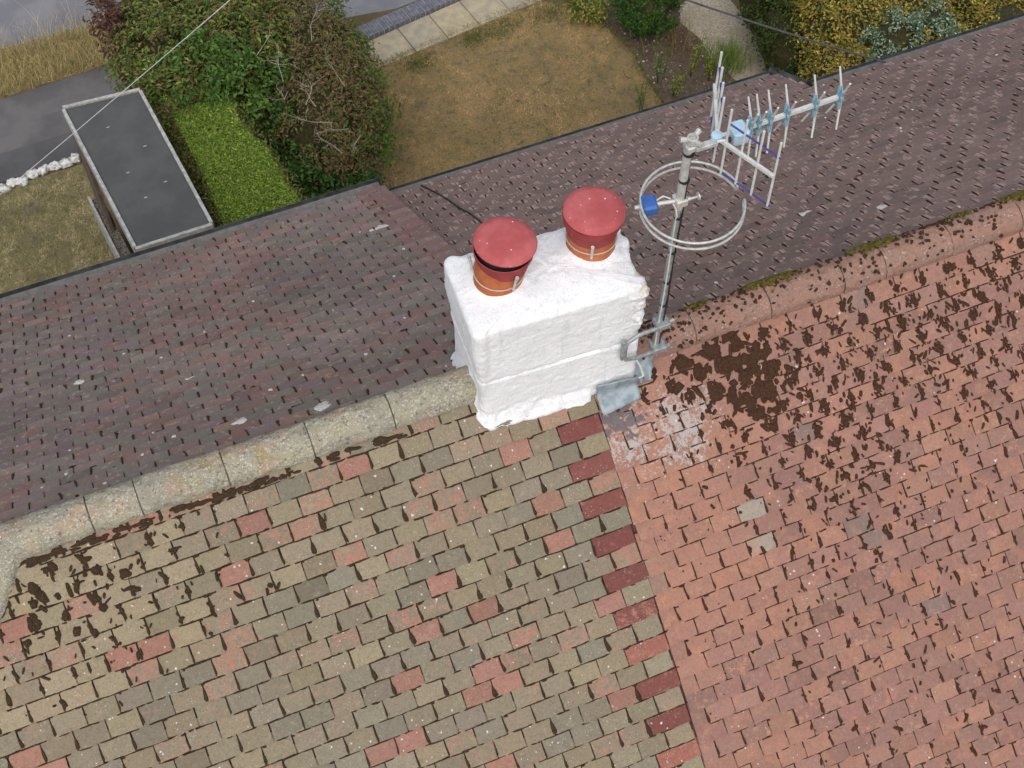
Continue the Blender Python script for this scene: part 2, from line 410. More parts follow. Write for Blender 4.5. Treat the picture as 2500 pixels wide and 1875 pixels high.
for H in 'LR':
    for k in range(0, 60):
        s = EAVE['L' if H == 'L' else 'M']-k*.106
        if s < .16: break
        x = JOIN if H == 'L' else JOIN+.01
        if H == 'L':
            edges = [x]; x -= .2475 if k % 2 == 0 else TW; edges.append(x)
            while x > -5.2: x -= TW+rng.normal(0, .0012); edges.append(x)
            edges = edges[::-1]
        else:
            edges = [x]; x += TW/2 if k % 2 else TW; edges.append(x)
            while x < 6.9: x += TW+rng.normal(0, .0012); edges.append(x)
        for a, b in zip(edges[:-1], edges[1:]):
            m = (a+b)/2
            if H == 'L' and m < -3.13-.8*s: continue
            if H == 'R' and m > JOG and s > EAVE['Rr']+.03: continue
            cl, am = far_colour(H, m, s)
            if H == 'L' and b == JOIN and k % 2 == 0: cl = jit(c3(122, 92, 88)*1.2)
            ss = s+wob(m, s, 7.)*1.2
            tiles.append((H, 'f', a, b, ss, cl, am)); joints.append((H, 'f', a, ss))

def tile_matrix(t):
    H, sl, a, b, s, cl, am = t; m = (a+b)/2; wd = b-a-(rng.uniform(.005, .0095) if sl == 'n' else rng.uniform(.005, .0115))
    if sl == 'n':
        X, Y, Z = near_frame(); o = Vector(near_pt(m, s, HB+wob(m, s, 2.)*.5+rng.normal(0, .0008)))
    else:
        o = Vector(far_pt(m, s, HB+wob(m, s, 2.)*1.2+rng.normal(0, .0012), H)); t_ = far_base(s, H)[2]
        X = Vector((-1, 0, 0)); Y = Vector((0, -math.cos(t_), math.sin(t_))); Z = Vector((0, math.sin(t_), math.cos(t_)))
    Mx = Matrix((X, Y, Z)).transposed()
    Mx = Mx @ Matrix.Rotation(rng.normal(0, .008), 3, 'Z') @ Matrix.Rotation(rng.normal(0, .006), 3, 'Y') @ Matrix.Rotation(rng.normal(0, .008), 3, 'X')
    return Matrix.Translation(o) @ Mx.to_4x4() @ Matrix.Diagonal((wd, 1, 1, 1))

houses = {}
houses['L'] = empty('house', (-1.8, 0, -7.05), 'house roofed in olive grey lichened tiles, left of the white chimney', 'house')
houses['R'] = empty('house', (1.8, 0, -7.05), 'house roofed in salmon pink moss-spotted tiles, right of the white chimney', 'house')

# walls, decks
G0 = -7.05
for H, boxes in (('L', [((-6.7, -3.2, G0-.2), (JOIN, 3.22, -2.62))]), ('R', [((JOIN+.003, -3.2, G0-.2), (3.36, 3.22, -2.66)), ((3.363, -3.2, G0-.2), (7.2, 2.72, -2.36))])):
    for lo, hi in boxes: MB().box(lo, hi).build('wall', M_wall, houses[H])
slopes = {}
mb = MB(); mb.quad(near_pt(-3.1, 0, -.012), near_pt(-7.2, 5, -.012), near_pt(-.001, 5, -.012), near_pt(-.001, 0, -.012))
slopes['L', 'n'] = mb.build('near_roof_slope', M_deck, houses['L'])
mb = MB(); mb.quad(near_pt(.001, .093, -.012), near_pt(.001, 5, -.012), near_pt(7.2, 5, -.012), near_pt(7.2, .093, -.012))
slopes['R', 'n'] = mb.build('near_roof_slope', M_deck, houses['R'])
for H in 'LR':
    mb = MB(); ss = np.arange(0, 4.36, .2)
    for i in range(len(ss)-1):
        if H == 'L': spans = [(-3.13-.8*ss[i+1], JOIN)]
        else: spans = [(JOIN+.004, JOG)]+([(JOG, 7.2)] if ss[i+1] < EAVE['Rr'] else [])
        for a, b in spans: mb.quad(far_pt(a, ss[i], -.014, H), far_pt(b, ss[i], -.014, H), far_pt(b, ss[i+1], -.014, H), far_pt(a, ss[i+1], -.014, H))
        if H == 'L': mb.quad(far_pt(JOIN, ss[i], .004, H), far_pt(JOIN, ss[i], -.2, H), far_pt(JOIN, ss[i+1], -.2, H), far_pt(JOIN, ss[i+1], .004, H))
        else:
            if ss[i] >= EAVE['Rr']-.2: mb.quad(far_pt(JOG, ss[i], .004, H), far_pt(JOG, ss[i], -.2, H), far_pt(JOG, ss[i+1], -.2, H), far_pt(JOG, ss[i+1], .004, H))
    slopes[H, 'f'] = mb.build('far_roof_slope', M_deck, houses[H])
mb = MB(); mb.quad((-3.1, 0, -.012), (-3.12-4.3, 4.3, -3.05), (-7.2, 0, -3.3), (-3.1, 0, -.013)); mb.quad((-3.1, 0, -.012), (-7.2, 0, -3.3), (-7.2, -3.84, -3.2), (-3.1, 0, -.013))
mb.build('hipped_roof_slope', M_deck, houses['L'])

# tiles: the 300 largest per house as objects, the rest as one part
TM = [None]*NVAR
var_me = {}
for key in ('nl', 'nr'):
    for i in range(NVAR):
        V, F, U = TV[i]; o = obj('roof_tile_source', V, F, tm[key, 'obj'], uvs=U); var_me[key, i] = o.data; bpy.data.objects.remove(o)
for H in 'LR':
    near = [t for t in tiles if t[0] == H and t[1] == 'n']
    sc = []
    for i, t in enumerate(near):
        px, py, z = pix(near_pt((t[2]+t[3])/2, t[4]-.05, .02)); sc.append((z if (-10 < px < 2510 and -10 < py < 1890) else 99+z, i))
    single = set(i for z, i in sorted(sc)[:300] if z < 99)
    key = 'nl' if H == 'L' else 'nr'
    rest = [[], []]
    for i, t in enumerate(near):
        Mx = tile_matrix(t); v = int(rng.integers(NVAR))
        if i in single:
            o = bpy.data.objects.new('roof_tile', var_me[key, v]); col.objects.link(o); o.parent = slopes[H, 'n']
            o.matrix_local = Mx; o.color = (*t[5], max(0., min(1., t[6])))
        else: rest[0].append((t, Mx, v))
    for t in tiles:
        if t[0] == H and t[1] == 'f': rest[1].append((t, tile_matrix(t), int(rng.integers(NVAR))))
    VV, FF, CC, UU, MI = [], [], [], [], []; base = 0
    for mi, lst in enumerate(rest):
        for t, Mx, v in lst:
            V, F, U = TV[v]; Mn = np.array(Mx); P = V@Mn[:3, :3].T+Mn[:3, 3]
            VV.append(P); FF.append(F+base); base += len(V); UU.append(U); CC.append(np.tile([*t[5], max(0., t[6])], (len(V), 1))); MI.append(np.full(len(F), mi))
    o = obj('remaining_roof_tiles', np.vstack(VV), np.vstack(FF), None, houses[H], cols=np.vstack(CC), uvs=np.vstack(UU))
    o.data.materials.append(tm[key, 'attr']); o.data.materials.append(tm['fl' if H == 'L' else 'fr', 'attr'])
    o.data.polygons.foreach_set('material_index', np.concatenate(MI).astype(np.int32)); o['kind'] = 'stuff'

# ridges
def arc_tile(R0, L, th, a0=-105, a1=105, n=40, seed=0):
    mb = MB(); r_ = random.Random(seed); m = 26
    for ri in (R0, R0-th):
        for j in range(m):
            for i in range(n+1):
                a = R(a0+(a1-a0)*i/n); rr = ri*(1+.07*mn.noise((i*.25, j*.26, seed))+.05*mn.noise((i*.7, j*.8, seed+3))+.025*mn.noise((i*1.7, j*1.7, seed+9)))
                mb.v.append(((j/(m-1)-.5)*L, math.sin(a)*rr, math.cos(a)*rr))
    N = n+1; o = N*m
    for j in range(m-1):
        for i in range(n):
            q = j*N+i; mb.f.append((q, q+N, q+N+1, q+1)); mb.f.append((o+q, o+q+1, o+q+N+1, o+q+N))
    for i in range(n):
        mb.f.append((i, i+1, o+i+1, o+i)); q = (m-1)*N+i; mb.f.append((q, o+q, o+q+1, q+1))
    for j in range(m-1):
        q = j*N; mb.f.append((q, o+q, o+q+N, q+N)); q += n; mb.f.append((q, q+N, o+q+N, o+q))
    return mb
def ridge_run(H, joints_x, R0, mat):
    y0, z0 = APX[H]; zc = z0-.042
    bed = MB(); a, b = joints_x[0], joints_x[-1]
    pts = [(a+(b-a)*i/24, y0, zc+.004*mn.noise((i*.7, 1, 2))) for i in range(25)]
    bo = bed.tube(pts, R0-.012, 20).build('roof_ridge', M_mortar, houses[H], True)
    for i, (p, q) in enumerate(zip(joints_x[:-1], joints_x[1:])):
        o = arc_tile(R0, q-p-.007, .013, seed=i+(0 if H == 'L' else 40)).build('ridge_tile', mat, bo, True)
        o.location = ((p+q)/2, y0+random.gauss(0, .002), zc+.006*mn.noise((p, 3, 1))); o.rotation_euler = (random.gauss(0, .02), random.gauss(0, .006), random.gauss(0, .006))
    return bo
rl = ridge_run('L', [-3.08, -2.63, -2.385, -1.94, -1.495, -1.06, -.6], .102, M_ridgeL)
rr_ = ridge_run('R', [.23, .62, 1.07, 1.52, 1.78, 2.2, 2.65, 3.1, 3.55, 4., 4.5, 5., 5.5, 6., 6.5], .104, M_ridgeR)
# hip tiles
hd = Vector((-1, -1, -math.tan(A))).normalized()
for i in range(3):
    o = arc_tile(.1, .44, .013, seed=80+i).build('hip_tile', M_ridgeL, rl, True)
    c0 = Vector((-3.03, .0, -.05))+hd*(.2+.45*i); X = -hd; Y = Vector((0, 0, 1)).cross(X).normalized(); Z = X.cross(Y)
    o.matrix_local = Matrix.Translation(c0) @ Matrix((X, Y, Z)).transposed().to_4x4()

# moss, lichen, dirt and the tails' modelled shadow lines, laid on the tile surface as thin pads
class Pads:
    def __init__(s): s.v = []; s.f = []
    def pad(s, fn, x, sc, rx, rs, rot=0., th=.005, n=11, rag=.28, shape=None):
        b = len(s.v); ph = random.random()*99; ca_, sa_ = math.cos(rot), math.sin(rot)
        for ring, (k, h) in enumerate(((1., -.002), (.80, th*.8))):
            for i in range(n):
                a = 2*math.pi*i/n; rd = 1+rag*mn.noise((math.cos(a)*1.3+ph, math.sin(a)*1.3, ph))*1.6
                cc, sn = math.cos(a), math.sin(a); u = math.copysign(abs(cc)**.72, cc)*rx*rd*k; v = math.copysign(abs(sn)**.8, sn)*rs*rd*k
                if shape == 'drop': u *= .55+.45*math.sin(a)   # narrow end up-slope (negative s)
                s.v.append(fn(x+u*ca_-v*sa_, sc+u*sa_+v*ca_, h))
        s.v.append(fn(x, sc, th))
        for i in range(n):
            j = (i+1) % n; s.f.append((b+i, b+j, b+n+j, b+n+i)); s.f.append((b+n+i, b+n+j, b+2*n))
    def build(s, name, mat, parent):
        V = s.v; q = [f for f in s.f if len(f) == 4]; t = [f for f in s.f if len(f) == 3]
        o = obj(name, V, q+t, mat, parent, True); o['kind'] = 'stuff'; return o
def near_fn(H): return lambda x, s, h: near_pt(x, s, surf_h(s, H)+h+.0012)
def far_fn(H): return lambda x, s, h: far_pt(x, s, surf_h(s, H, True)+h+.002, H)
def gauss2(x, s, cx, cs, rx, rs): return math.exp(-((x-cx)/rx)**2-((s-cs)/rs)**2)
def dense(x, s): return 1.9*gauss2(x, s, .66, .30, .30, .20)+1.6*gauss2(x, s, .84, .60, .26, .26)
def heavy(x, s):       # the thick patch and the trail of moss across the pink roof
    d = 1.9*gauss2(x, s, .66, .30, .30, .20)+1.6*gauss2(x, s, .84, .60, .26, .26)+.75*gauss2(x, s, 1.6, .60, .8, .42)+.75*gauss2(x, s, 1.25, 1.0, .40, .36)+.95*gauss2(x, s, 2.3, .50, .8, .45)+.22*gauss2(x, s, 1.3, 1.7, .6, .5)
    return d
P_ = {'L': Pads(), 'R': Pads()}; Wt = {'L': Pads(), 'R': Pads()}; Gm = Pads()
random.seed(5)
for i in range(110):       # dirt and moss gathered below the grey ridge
    x = -3.1+2.2*random.random()**1.5; P_['L'].pad(near_fn('L'), x, .125+random.uniform(0, .035), random.uniform(.01, .045), random.uniform(.006, .016), random.gauss(0, .1), .008, 12, .35)
for H, sl, x, s in joints:
    if sl == 'n':
        px, py, z = pix(near_pt(x, s, 0))
        if not (-60 < px < 2560 and -60 < py < 1960): continue
        fn = near_fn(H); pd = P_[H]; gth = GAU[H]
        if H == 'L':
            dens = .72+.3*gauss2(x, s, -2.8, .5, .9, .5)-.5*gauss2(x, s, -.4, .5, .6, .4); big = gauss2(x, s, -2.9, .45, .65, .33)
        else: dens = .60; big = heavy(x, s)+.30*max(0., min(1., (x-.75)/.35))*max(0., min(1., (1.25-s)/.5))+.07*max(0., min(1., (x-.5)/.4))
        if H == 'R' and x < .02: continue
        if random.random() < dens:       # dark wedge in the joint
            L = gth*random.uniform(.3, .48); wd = random.choice([.007, .009, .012, .017])*random.uniform(.8, 1.3)*(1.12 if H == 'L' else .9)
            pd.pad(fn, x+random.gauss(0, .001), s-L*1.05, wd, L, random.gauss(0, .06)-.05, .0075, 10, .3, 'drop')
        if random.random() < .22: pd.pad(fn, x+random.gauss(.01, .01), s-gth*.98+.012, random.uniform(.008, .02), random.uniform(.004, .007), 0, .004, 9)
        for q in range(random.randint(2, 5) if H == 'L' else random.randint(1, 3)):       # scalloped dark pads under the tails: dirt plus their shadow line modelled as geometry
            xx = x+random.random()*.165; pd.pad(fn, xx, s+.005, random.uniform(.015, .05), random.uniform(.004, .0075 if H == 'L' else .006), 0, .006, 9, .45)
        if H == 'R' and x < .75 and s > .9:
            for q in range(int(random.expovariate(1/(2.2*math.exp(-x/.35))))):
                r0 = random.uniform(.0025, .006); pd.pad(fn, x+random.uniform(0, .16), s-random.random()*gth, r0, r0, 0, .003, 8)
        for q in range(np.random.poisson(max(0, (dense(x, s) if H == 'R' else big)-.55)*3.4)):
            r0 = random.uniform(.018, .034); pd.pad(fn, x+random.uniform(-.02, .16), s-random.random()*gth, r0*random.uniform(.7, 1.2), r0, random.gauss(0, .5), random.uniform(.009, .016), 16, .3)
        nb = np.random.poisson(big*(15.0 if H == 'R' else 10.0))
        for q in range(nb):
            dn = dense(x, s) if H == 'R' else big*.8; r0 = random.choice([.005, .0065, .008, .011])*random.uniform(.8, 1.25)*(1+.8*max(0, min(dn-.4, .9)))
            a = random.random()*6.28; d = random.expovariate(1/.024)
            pd.pad(fn, x+math.cos(a)*d*1.1, s-gth*.45+math.sin(a)*d, r0*random.uniform(.6, 1.), r0*random.uniform(1., 2.8), random.gauss(0, .6), random.uniform(.006, .011), 13, .24)
        if random.random() < (.42 if H == 'L' else .14):
            for q in range(random.randint(1, 3)):
                r0 = random.uniform(.0028, .0065); Wt[H].pad(fn, x+random.uniform(.01, .15), s-random.uniform(.01, gth), r0, r0*random.uniform(.8, 1.4), random.random()*3, .002, 9, .5)
    else:
        px, py, z = pix(far_pt(x, s, 0, H))
        if not (-60 < px < 2560 and -60 < py < 1960): continue
        fn = far_fn(H); pd = P_[H]
        up = math.exp(-s/.8)
        if random.random() < .55+.3*up: pd.pad(fn, x+random.gauss(0, .001), s-random.uniform(.042, .055), random.choice([.004, .005, .006, .008, .013]), random.uniform(.028, .05), random.gauss(0, .1), .006, 10, .4, 'drop')
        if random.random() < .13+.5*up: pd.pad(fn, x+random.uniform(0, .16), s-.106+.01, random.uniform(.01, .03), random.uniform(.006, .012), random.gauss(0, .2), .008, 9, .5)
        if random.random() < .035+.12*up: Wt[H].pad(fn, x+random.uniform(.02, .14), s-random.uniform(.02, .1), random.uniform(.006, .012), random.uniform(.008, .016), 0, .002, 9, .5)
for H, x, s, a, b in (('L', -.28, 1.86, .05, .045), ('L', -.14, 1.78, .03, .035), ('L', -.34, 3.35, .06, .05), ('L', -1.78, .5, .05, .03), ('L', -1.35, .32, .05, .04), ('L', -1.95, 1.5, .025, .03), ('R', 1.9, 1.1, .05, .05), ('R', 2.25, .75, .025, .03), ('L', -2.6, 2.1, .03, .03)):
    Wt[H].pad(far_fn(H), x, s, a, b, .3, .002, 12, .6)
for H in 'LR':
    P_[H].build('moss', M_mossL if H == 'L' else M_moss, houses[H]); Wt[H].build('white_lichen', M_white, houses[H])  # moss mesh also holds the dirt and shade pads under the tails
# moss on the clay ridge: dark pads on the top, yellow green cushions along its far side
rp = Pads()
y0, z0 = APX['R']
def ridge_fn(R0): return lambda x, t, h: (x, y0+math.sin(t/R0)*(R0+h), z0-.042+math.cos(t/R0)*(R0+h))
fnr = ridge_fn(.108)
for i in range(800):
    x = random.uniform(.3, 3.4); t = random.gauss(.0, .075)
    if random.random() < .35+.65*gauss2(x, 0, .5, 0, .35, 1) or t > .03: rp.pad(fnr, x, max(-.15, min(.15, t)), random.uniform(.004, .014), random.uniform(.004, .013), random.random()*3, .005, 11, .4)
rp.build('ridge_moss', M_moss, houses['R'])
gp = Pads()
for i in range(3600):
    x = random.uniform(.45, 3.5); env = max(0, mn.noise((x*3.1, 7, 1))*1.6+.12)
    if random.random() > env*1.5: continue
    sz_ = random.uniform(.45, .9)+.35*min(env, 1)
    gp.pad(fnr, x, random.gauss(.105, .035), sz_*random.uniform(.005, .013), sz_*random.uniform(.006, .016), random.random()*3, sz_*random.uniform(.006, .018), 10, .6)
gp.build('cushion_moss', M_mossG, houses['R'])

# gutters
def gutter(H, x0, x1, y, z, r=.058, sag=0.):
    prof = [(math.sin(R(a))*r, -math.cos(R(a))*r) for a in range(-90, 91, 18)]; prof2 = [(p[0]*.92, p[1]*.92) for p in prof]
    n = 16; mb = MB(); N = len(prof)
    for i in range(n+1):
        x = x0+(x1-x0)*i/n; zz = z-sag*math.sin(math.pi*i/n)+.004*mn.noise((x*2, 1, 5))
        for p in prof+prof2: mb.v.append((x, y+p[0], zz+p[1]))
    W2 = 2*N
    for i in range(n):
        for j in range(N-1):
            a = i*W2+j; mb.f.append((a, a+1, a+W2+1, a+W2)); a += N; mb.f.append((a, a+W2, a+W2+1, a+1))
        a = i*W2; mb.f.append((a, a+W2, a+W2+N, a+N)); a += N-1; mb.f.append((a, a+N, a+W2+N, a+W2))
    g = mb.build('gutter', M_gutter, houses[H], True)
    MB().box((x0, y-r*.8, z-r*.62), (x1, y+r*.84, z-r*.42)).build('gutter_silt', M_gut2, g)
    for xe in (x0, x1):
        MB().tube([(xe-.004, y, z-.012), (xe+.004, y, z-.012)], r*.86, 14).build('stop_end', M_black, g)
    MB().box((x0, y-r-.03, z-.16), (x1, y-r-.012, z+.01)).build('fascia_board', M_fascia, houses[H])
    return g
def eave_yz(H, s): y, z, t = far_base(s, H); return y, z
yl, zl = eave_yz('L', EAVE['L']); ym, zm = eave_yz('R', EAVE['M']); yr, zr = eave_yz('R', EAVE['Rr'])
gutter('L', -6.4, JOIN-.02, yl+.065, zl-.025, .075)
gutter('R', JOIN+.03, JOG+.04, ym+.055, zm-.03, .05)
gutter('R', JOG+.01, 6.9, yr+.055, zr-.03, .06)
# swan neck and downpipe at the step of the eaves
mb = MB(); pth = [(3.43, 3.58, -2.76), (3.46, 3.55, -2.755), (3.52, 3.47, -2.75), (3.66, 3.29, -2.745), (3.74, 3.18, -2.76), (3.77, 3.12, -2.84), (3.78, 3.10, -3.0), (3.78, 3.10, G0)]
dp = mb.tube(pth, .036, 14).build('downpipe', M_gutter, houses['R'], True)
MB().tube([(3.445, 3.562, -2.756), (3.485, 3.514, -2.753)], .045, 14).build('pipe_socket', M_black, dp, True)
for H in 'LR': adopt(houses[H])

# ------------------------------------------------------------------ chimney
chim = empty('chimney', (-.16, .05, -.1), 'stout white painted chimney stack straddling the tiled ridge', 'chimney')
def build_stack():
    hx, hy = .425, .245; cx, cy = -.165, .045; rot = R(-3.2)
    n = 300
    def ring(rad):
        pts = []
        per = [(1, 0), (0, 1), (-1, 0), (0, -1)]
        for i in range(n):
            t = i/n*4; side = int(t); f = t-side
            L = 2*(hy if side in (0, 2) else hx)
            corners = [((hx, -hy), (hx, hy)), ((hx, hy), (-hx, hy)), ((-hx, hy), (-hx, -hy)), ((-hx, -hy), (hx, -hy))]
            a, b = corners[side]; x = a[0]+(b[0]-a[0])*f; y = a[1]+(b[1]-a[1])*f
            ix = max(-(hx-rad), min(hx-rad, x)); iy = max(-(hy-rad), min(hy-rad, y)); dx, dy = x-ix, y-iy; d = math.hypot(dx, dy)
            if d > 1e-6: x, y = ix+dx/d*rad, iy+dy/d*rad
            nx_, ny_ = (dx/d, dy/d) if d > 1e-6 else (0, 0)
            pts.append((x, y, nx_, ny_))
        return pts
    base = ring(.032); V = []; F = []
    levels = np.concatenate([np.linspace(-.55, -.2, 12), np.linspace(-.19, .66, 118)])
    cr_, sr_ = math.cos(rot), math.sin(rot)
    for z in levels:
        for (x, y, ax, ay) in base:
            wx, wy = cx+x*cr_-y*sr_, cy+x*sr_+y*cr_
            roof = -abs(wy)*.83-.01; hr = z-roof
            off = 0.
            off += (.010*mn.noise((wx*16, wy*16, z*16)) if hr < .12 else 0)+(.036 if wx < -.02 else .003)*max(0, 1-max(hr+.03*mn.noise((wx*11, wy*11, 8)), 0)/.085)**1.2                          # mortar fillet on the tiles
            led = .225+.012*mn.noise((wx*4, wy*4, 2))
            if z < led: off += .007
            if abs(z-led) < .005: off -= .009
            off += .006*max(0, min(1, (.30-z)/.5))
            if ax < -.2:
                tz = max(0., min(1., (z-.02)/.5)); off += -ax*(.046*tz*tz*(3-2*tz))+.02*gauss2(wy, hr, .14, .04, .10, .06)
            top = max(0, z-.635)/.025; off -= .013*top*top
            r2 = max(0., min(1., (wx-.13)/.12))*max(0., min(1., (z-.25)/.1))
            f1 = mn.fractal((wx*9, wy*9, z*9), 1., 2., 4); f2 = mn.fractal((wx*34, wy*34, z*34), .9, 2., 3)
            off += .0026*f1+.0028*f2-.0012*(math.exp(-((z-.41-.01*f1)/.006)**2)+math.exp(-((z-.53-.01*f1)/.006)**2))+r2*(.016*f1+.026*mn.noise((wx*15, wy*15, z*15))+.012*mn.noise((wx*40, wy*40, z*40)))
            if ax > .5 and z < .36: off -= .012
            nx_, ny_ = ax*cr_-ay*sr_, ax*sr_+ay*cr_
            V.append((wx+nx_*off, wy+ny_*off, z+.004*f1))
    m = len(levels)
    for j in range(m-1):
        for i in range(n):
            i2 = (i+1) % n; F.append((j*n+i, j*n+i2, (j+1)*n+i2, (j+1)*n+i))
    # flaunching over the top
    last = (m-1)*n; rings = 26
    ctr = (cx, cy)
    for k in range(1, rings):
        f = 1-k/rings
        for i in range(n):
            x, y, z = V[last+i]; X = ctr[0]+(x-ctr[0])*f; Y = ctr[1]+(y-ctr[1])*f
            zz = .66+.045*(1-f**2.2)+.012*mn.fractal((X*9, Y*9, 4.), 1., 2., 3)*(1 if Y > 0 else .5)+.0035*mn.fractal((X*34, Y*34, 1.), .9, 2., 3)*(1 if Y > -.02 else .25)
            for qx, qy in ((-.41, .09), (.085, .11)):
                dd = math.hypot(X-qx, Y-qy); zz += .022*max(0, 1-max(0, dd-.11)/.05)
            V.append((X, Y, zz))
    for k in range(rings-1):
        for i in range(n):
            i2 = (i+1) % n; F.append((last+k*n+i, last+k*n+i2, last+(k+1)*n+i2, last+(k+1)*n+i))
    b = len(V); V.append((ctr[0], ctr[1], V[-1][2])); e = last+(rings-1)*n
    quads = np.array(F); o = obj('stack', V, [tuple(f) for f in F]+[(e+i, e+(i+1) % n, b) for i in range(n)], M_render, chim, True)
    return o
build_stack()
def sheet(name, quad, h, mat, nx=14, ny=12, amp=.004, th=.004, seed=0, rag=.006):
    # lead dressed over the near slope; quad = four (x, s) corners
    V = []; F = []
    for lay in (0, 1):
        for j in range(ny):
            for i in range(nx):
                u, v = i/(nx-1), j/(ny-1); a, b, c, d = [np.array(q) for q in quad]
                p = (a*(1-u)+b*u)*(1-v)+(d*(1-u)+c*u)*v
                e = (i in (0, nx-1))+(j in (0, ny-1))
                if e: p = p+rag*np.array([mn.noise((i*.6, j*.6, seed)), mn.noise((i*.6, j*.6, seed+5))])
                hh = h(p[0], p[1], u, v)+amp*mn.fractal((p[0]*14, p[1]*14, seed), 1, 2, 3)-lay*th
                V.append(near_pt(p[0], p[1], hh))
    o = nx*ny
    for j in range(ny-1):
        for i in range(nx-1):
            a = j*nx+i; F.append((a, a+nx, a+nx+1, a+1)); F.append((o+a, o+a+1, o+a+nx+1, o+a+nx))
    for i in range(nx-1): F.append((i, i+1, o+i+1, o+i)); a = (ny-1)*nx+i; F.append((a, o+a, o+a+1, a+1))
    for j in range(ny-1): a = j*nx; F.append((a, o+a, o+a+nx, a+nx)); a += nx-1; F.append((a, a+nx, o+a+nx, o+a))
    return obj(name, V, F, mat, chim, True)
sheet('lead_apron', [(.0, .225), (.245, .25), (.237, .385), (.012, .405)], lambda x, s, u, v: .036+.085*max(0, 1-v/.4)**1.0, M_lead, amp=.003, seed=2)
sheet('lead_patch', [(.19, .165), (.375, .165), (.315, .30), (.25, .30)], lambda x, s, u, v: .042+.018*math.sin(u*9)*(.3+v)+.05*(1-v)*(1-u), M_lead, amp=.012, seed=9, rag=.012)
adopt(chim)

# ------------------------------------------------------------------ chimney pots with cowls
def pot(loc, lean, off, label, zlid, gap, seed, hook):
    e = empty('chimney_pot', loc, label, 'chimney pot')
    rl_ = Matrix.Rotation(lean, 4, 'Y')
    MB().lathe([(.123, -.04), (.1235, .0), (.121, .06), (.119, .16), (.110, .16), (.108, -.02)], 44, rl_).build('pot_body', M_pot, e, True)
    T = rl_ @ Matrix.Translation((off, 0, .036))
    MB().lathe([(.124, .085), (.1255, .085), (.127, .10), (.136, .14), (.145, .165), (.147, .185), (.143, .187), (.139, .165), (.122, .11), (.120, .085)], 48, T).build('cowl_skirt', M_skirt, e, True)
    MB().lathe([(.128, .14), (.130, .15), (.130, zlid-.004), (.120, zlid-.003), (.05, zlid-.003), (.05, .14)], 40, T).build('bird_guard', M_black, e, True)
    if not gap:
        MB().lathe([(.1315, .15), (.144, .178), (.149, .20), (.147, .21), (.138, .208), (.131, .17)], 48, T).build('cowl_collar', M_skirt, e, True)
    lid = MB().lathe([(.120, zlid-.006), (.1525, zlid-.010), (.1535, zlid-.006), (.1525, zlid-.003), (.146, zlid+.002), (.122, zlid+.014), (.119, zlid+.015), (.06, zlid+.018), (.01, zlid+.019)], 64, T @ Matrix.Rotation(R(1.5), 4, 'Y')).build('cowl_lid', M_lid, e, True)
    rs = random.Random(seed)
    for k in range(4):
        a = rs.random()*6.28; d = rs.uniform(.05, .13); p = T @ Vector((math.cos(a)*d, math.sin(a)*d, zlid+(.0165 if d < .1 else .012)))
        MB().lathe([(.0045, 0), (.003, .003), (.0005, .0035)], 8, Matrix.Translation(p)).build('lid_rivet', M_whiteP, lid, True)
    # clamp wire round the pot with its hook
    pts = [rl_ @ Vector((math.cos(2*math.pi*i/40)*.1255, math.sin(2*math.pi*i/40)*.1255, .068+.012*math.sin(2*math.pi*i/40+seed))) for i in range(40)]
    cw = MB().tube(pts, .0034, 6, closed=True).build('clamp_wire', M_alu, e, True)
    for k, ang in enumerate((R(hook), R(hook+120), R(hook+240))):
        p = [rl_ @ Vector((math.cos(ang)*r_, math.sin(ang)*r_, z)) for r_, z in ((.130, .055), (.137, .10), (.146, .15), (.152, .17))]
        MB().tube(p, [.008, .0065, .008, .0095], 8).build('cowl_hook', M_alu, cw, True)
    for ch in e.children_recursive: pass
    return e
pot((-.412, .088, .69), R(3.5), .014, 'terracotta chimney pot under a red lid, nearer the camera on the chimney', .238, True, 1, -80)
pot((.085, .108, .69), R(.5), .0, 'terracotta chimney pot under a red lid, next to the aerial mast', .226, False, 4, -113)

# ------------------------------------------------------------------ aerials
mast = empty('aerial_mast', (.34, -.22, .1), 'galvanised aerial mast bracketed to the white chimney', 'aerial mast')
def mp(z): return (.338+.022*(z/1.6), -.218, z)
MB().tube([mp(.06), mp(1.30)], .0155, 14).build('lower_pole', M_galv, mast, True)
MB().tube([mp(1.22), mp(1.66)], .0205, 16).build('upper_pole', M_alu, mast, True)
cable = MB().tube([(mp(z)[0]+.016, mp(z)[1]-.012+.004*math.sin(z*9), z) for z in np.linspace(.12, 1.62, 30)], .0042, 6).build('coaxial_cable', M_black, mast, True)
MB().tube([(mp(z)[0]-.012, mp(z)[1]-.016+.003*math.sin(z*7), z) for z in np.linspace(.1, 1.2, 24)], .004, 6).build('coaxial_cable', M_whiteP, mast, True)
for z, r in ((.30, .021), (.47, .0205), (.66, .0205), (.9, .0205), (1.0, .0205), (1.16, .021), (1.42, .026), (1.6, .027)):
    x, y, _ = mp(z); MB().tube([(x+.003, y-.004, z-.005), (x+.003, y-.004, z+.005)], r, 12).build('cable_tie', M_black, mast, True)
br = MB().tube([(.415, -.235, .315), (.345, -.245, .30), (.21, -.262, .325), (.145, -.268, .30), (.128, -.27, .262), (.126, -.272, .20), (.14, -.275, .155), (.20, -.268, .125), (.30, -.25, .10), (.41, -.235, .085)], .0115, 8).build('bracket', M_galv, mast, True)
for z in (.31, .10):
    x, y, _ = mp(z); MB().box((x-.03, y-.045, z-.02), (x+.045, y+.025, z+.018)).build('bracket_clamp', M_galv, br, bevel=.004)
    for dx in (-.018, .034): MB().tube([(x+dx, y-.06, z), (x+dx, y+.04, z)], .004, 8).build('bolt', M_steel, br, True)
MB().box((.118, -.268, .14), (.150, -.245, .30)).build('bracket_plate', M_galv, mast, bevel=.004)
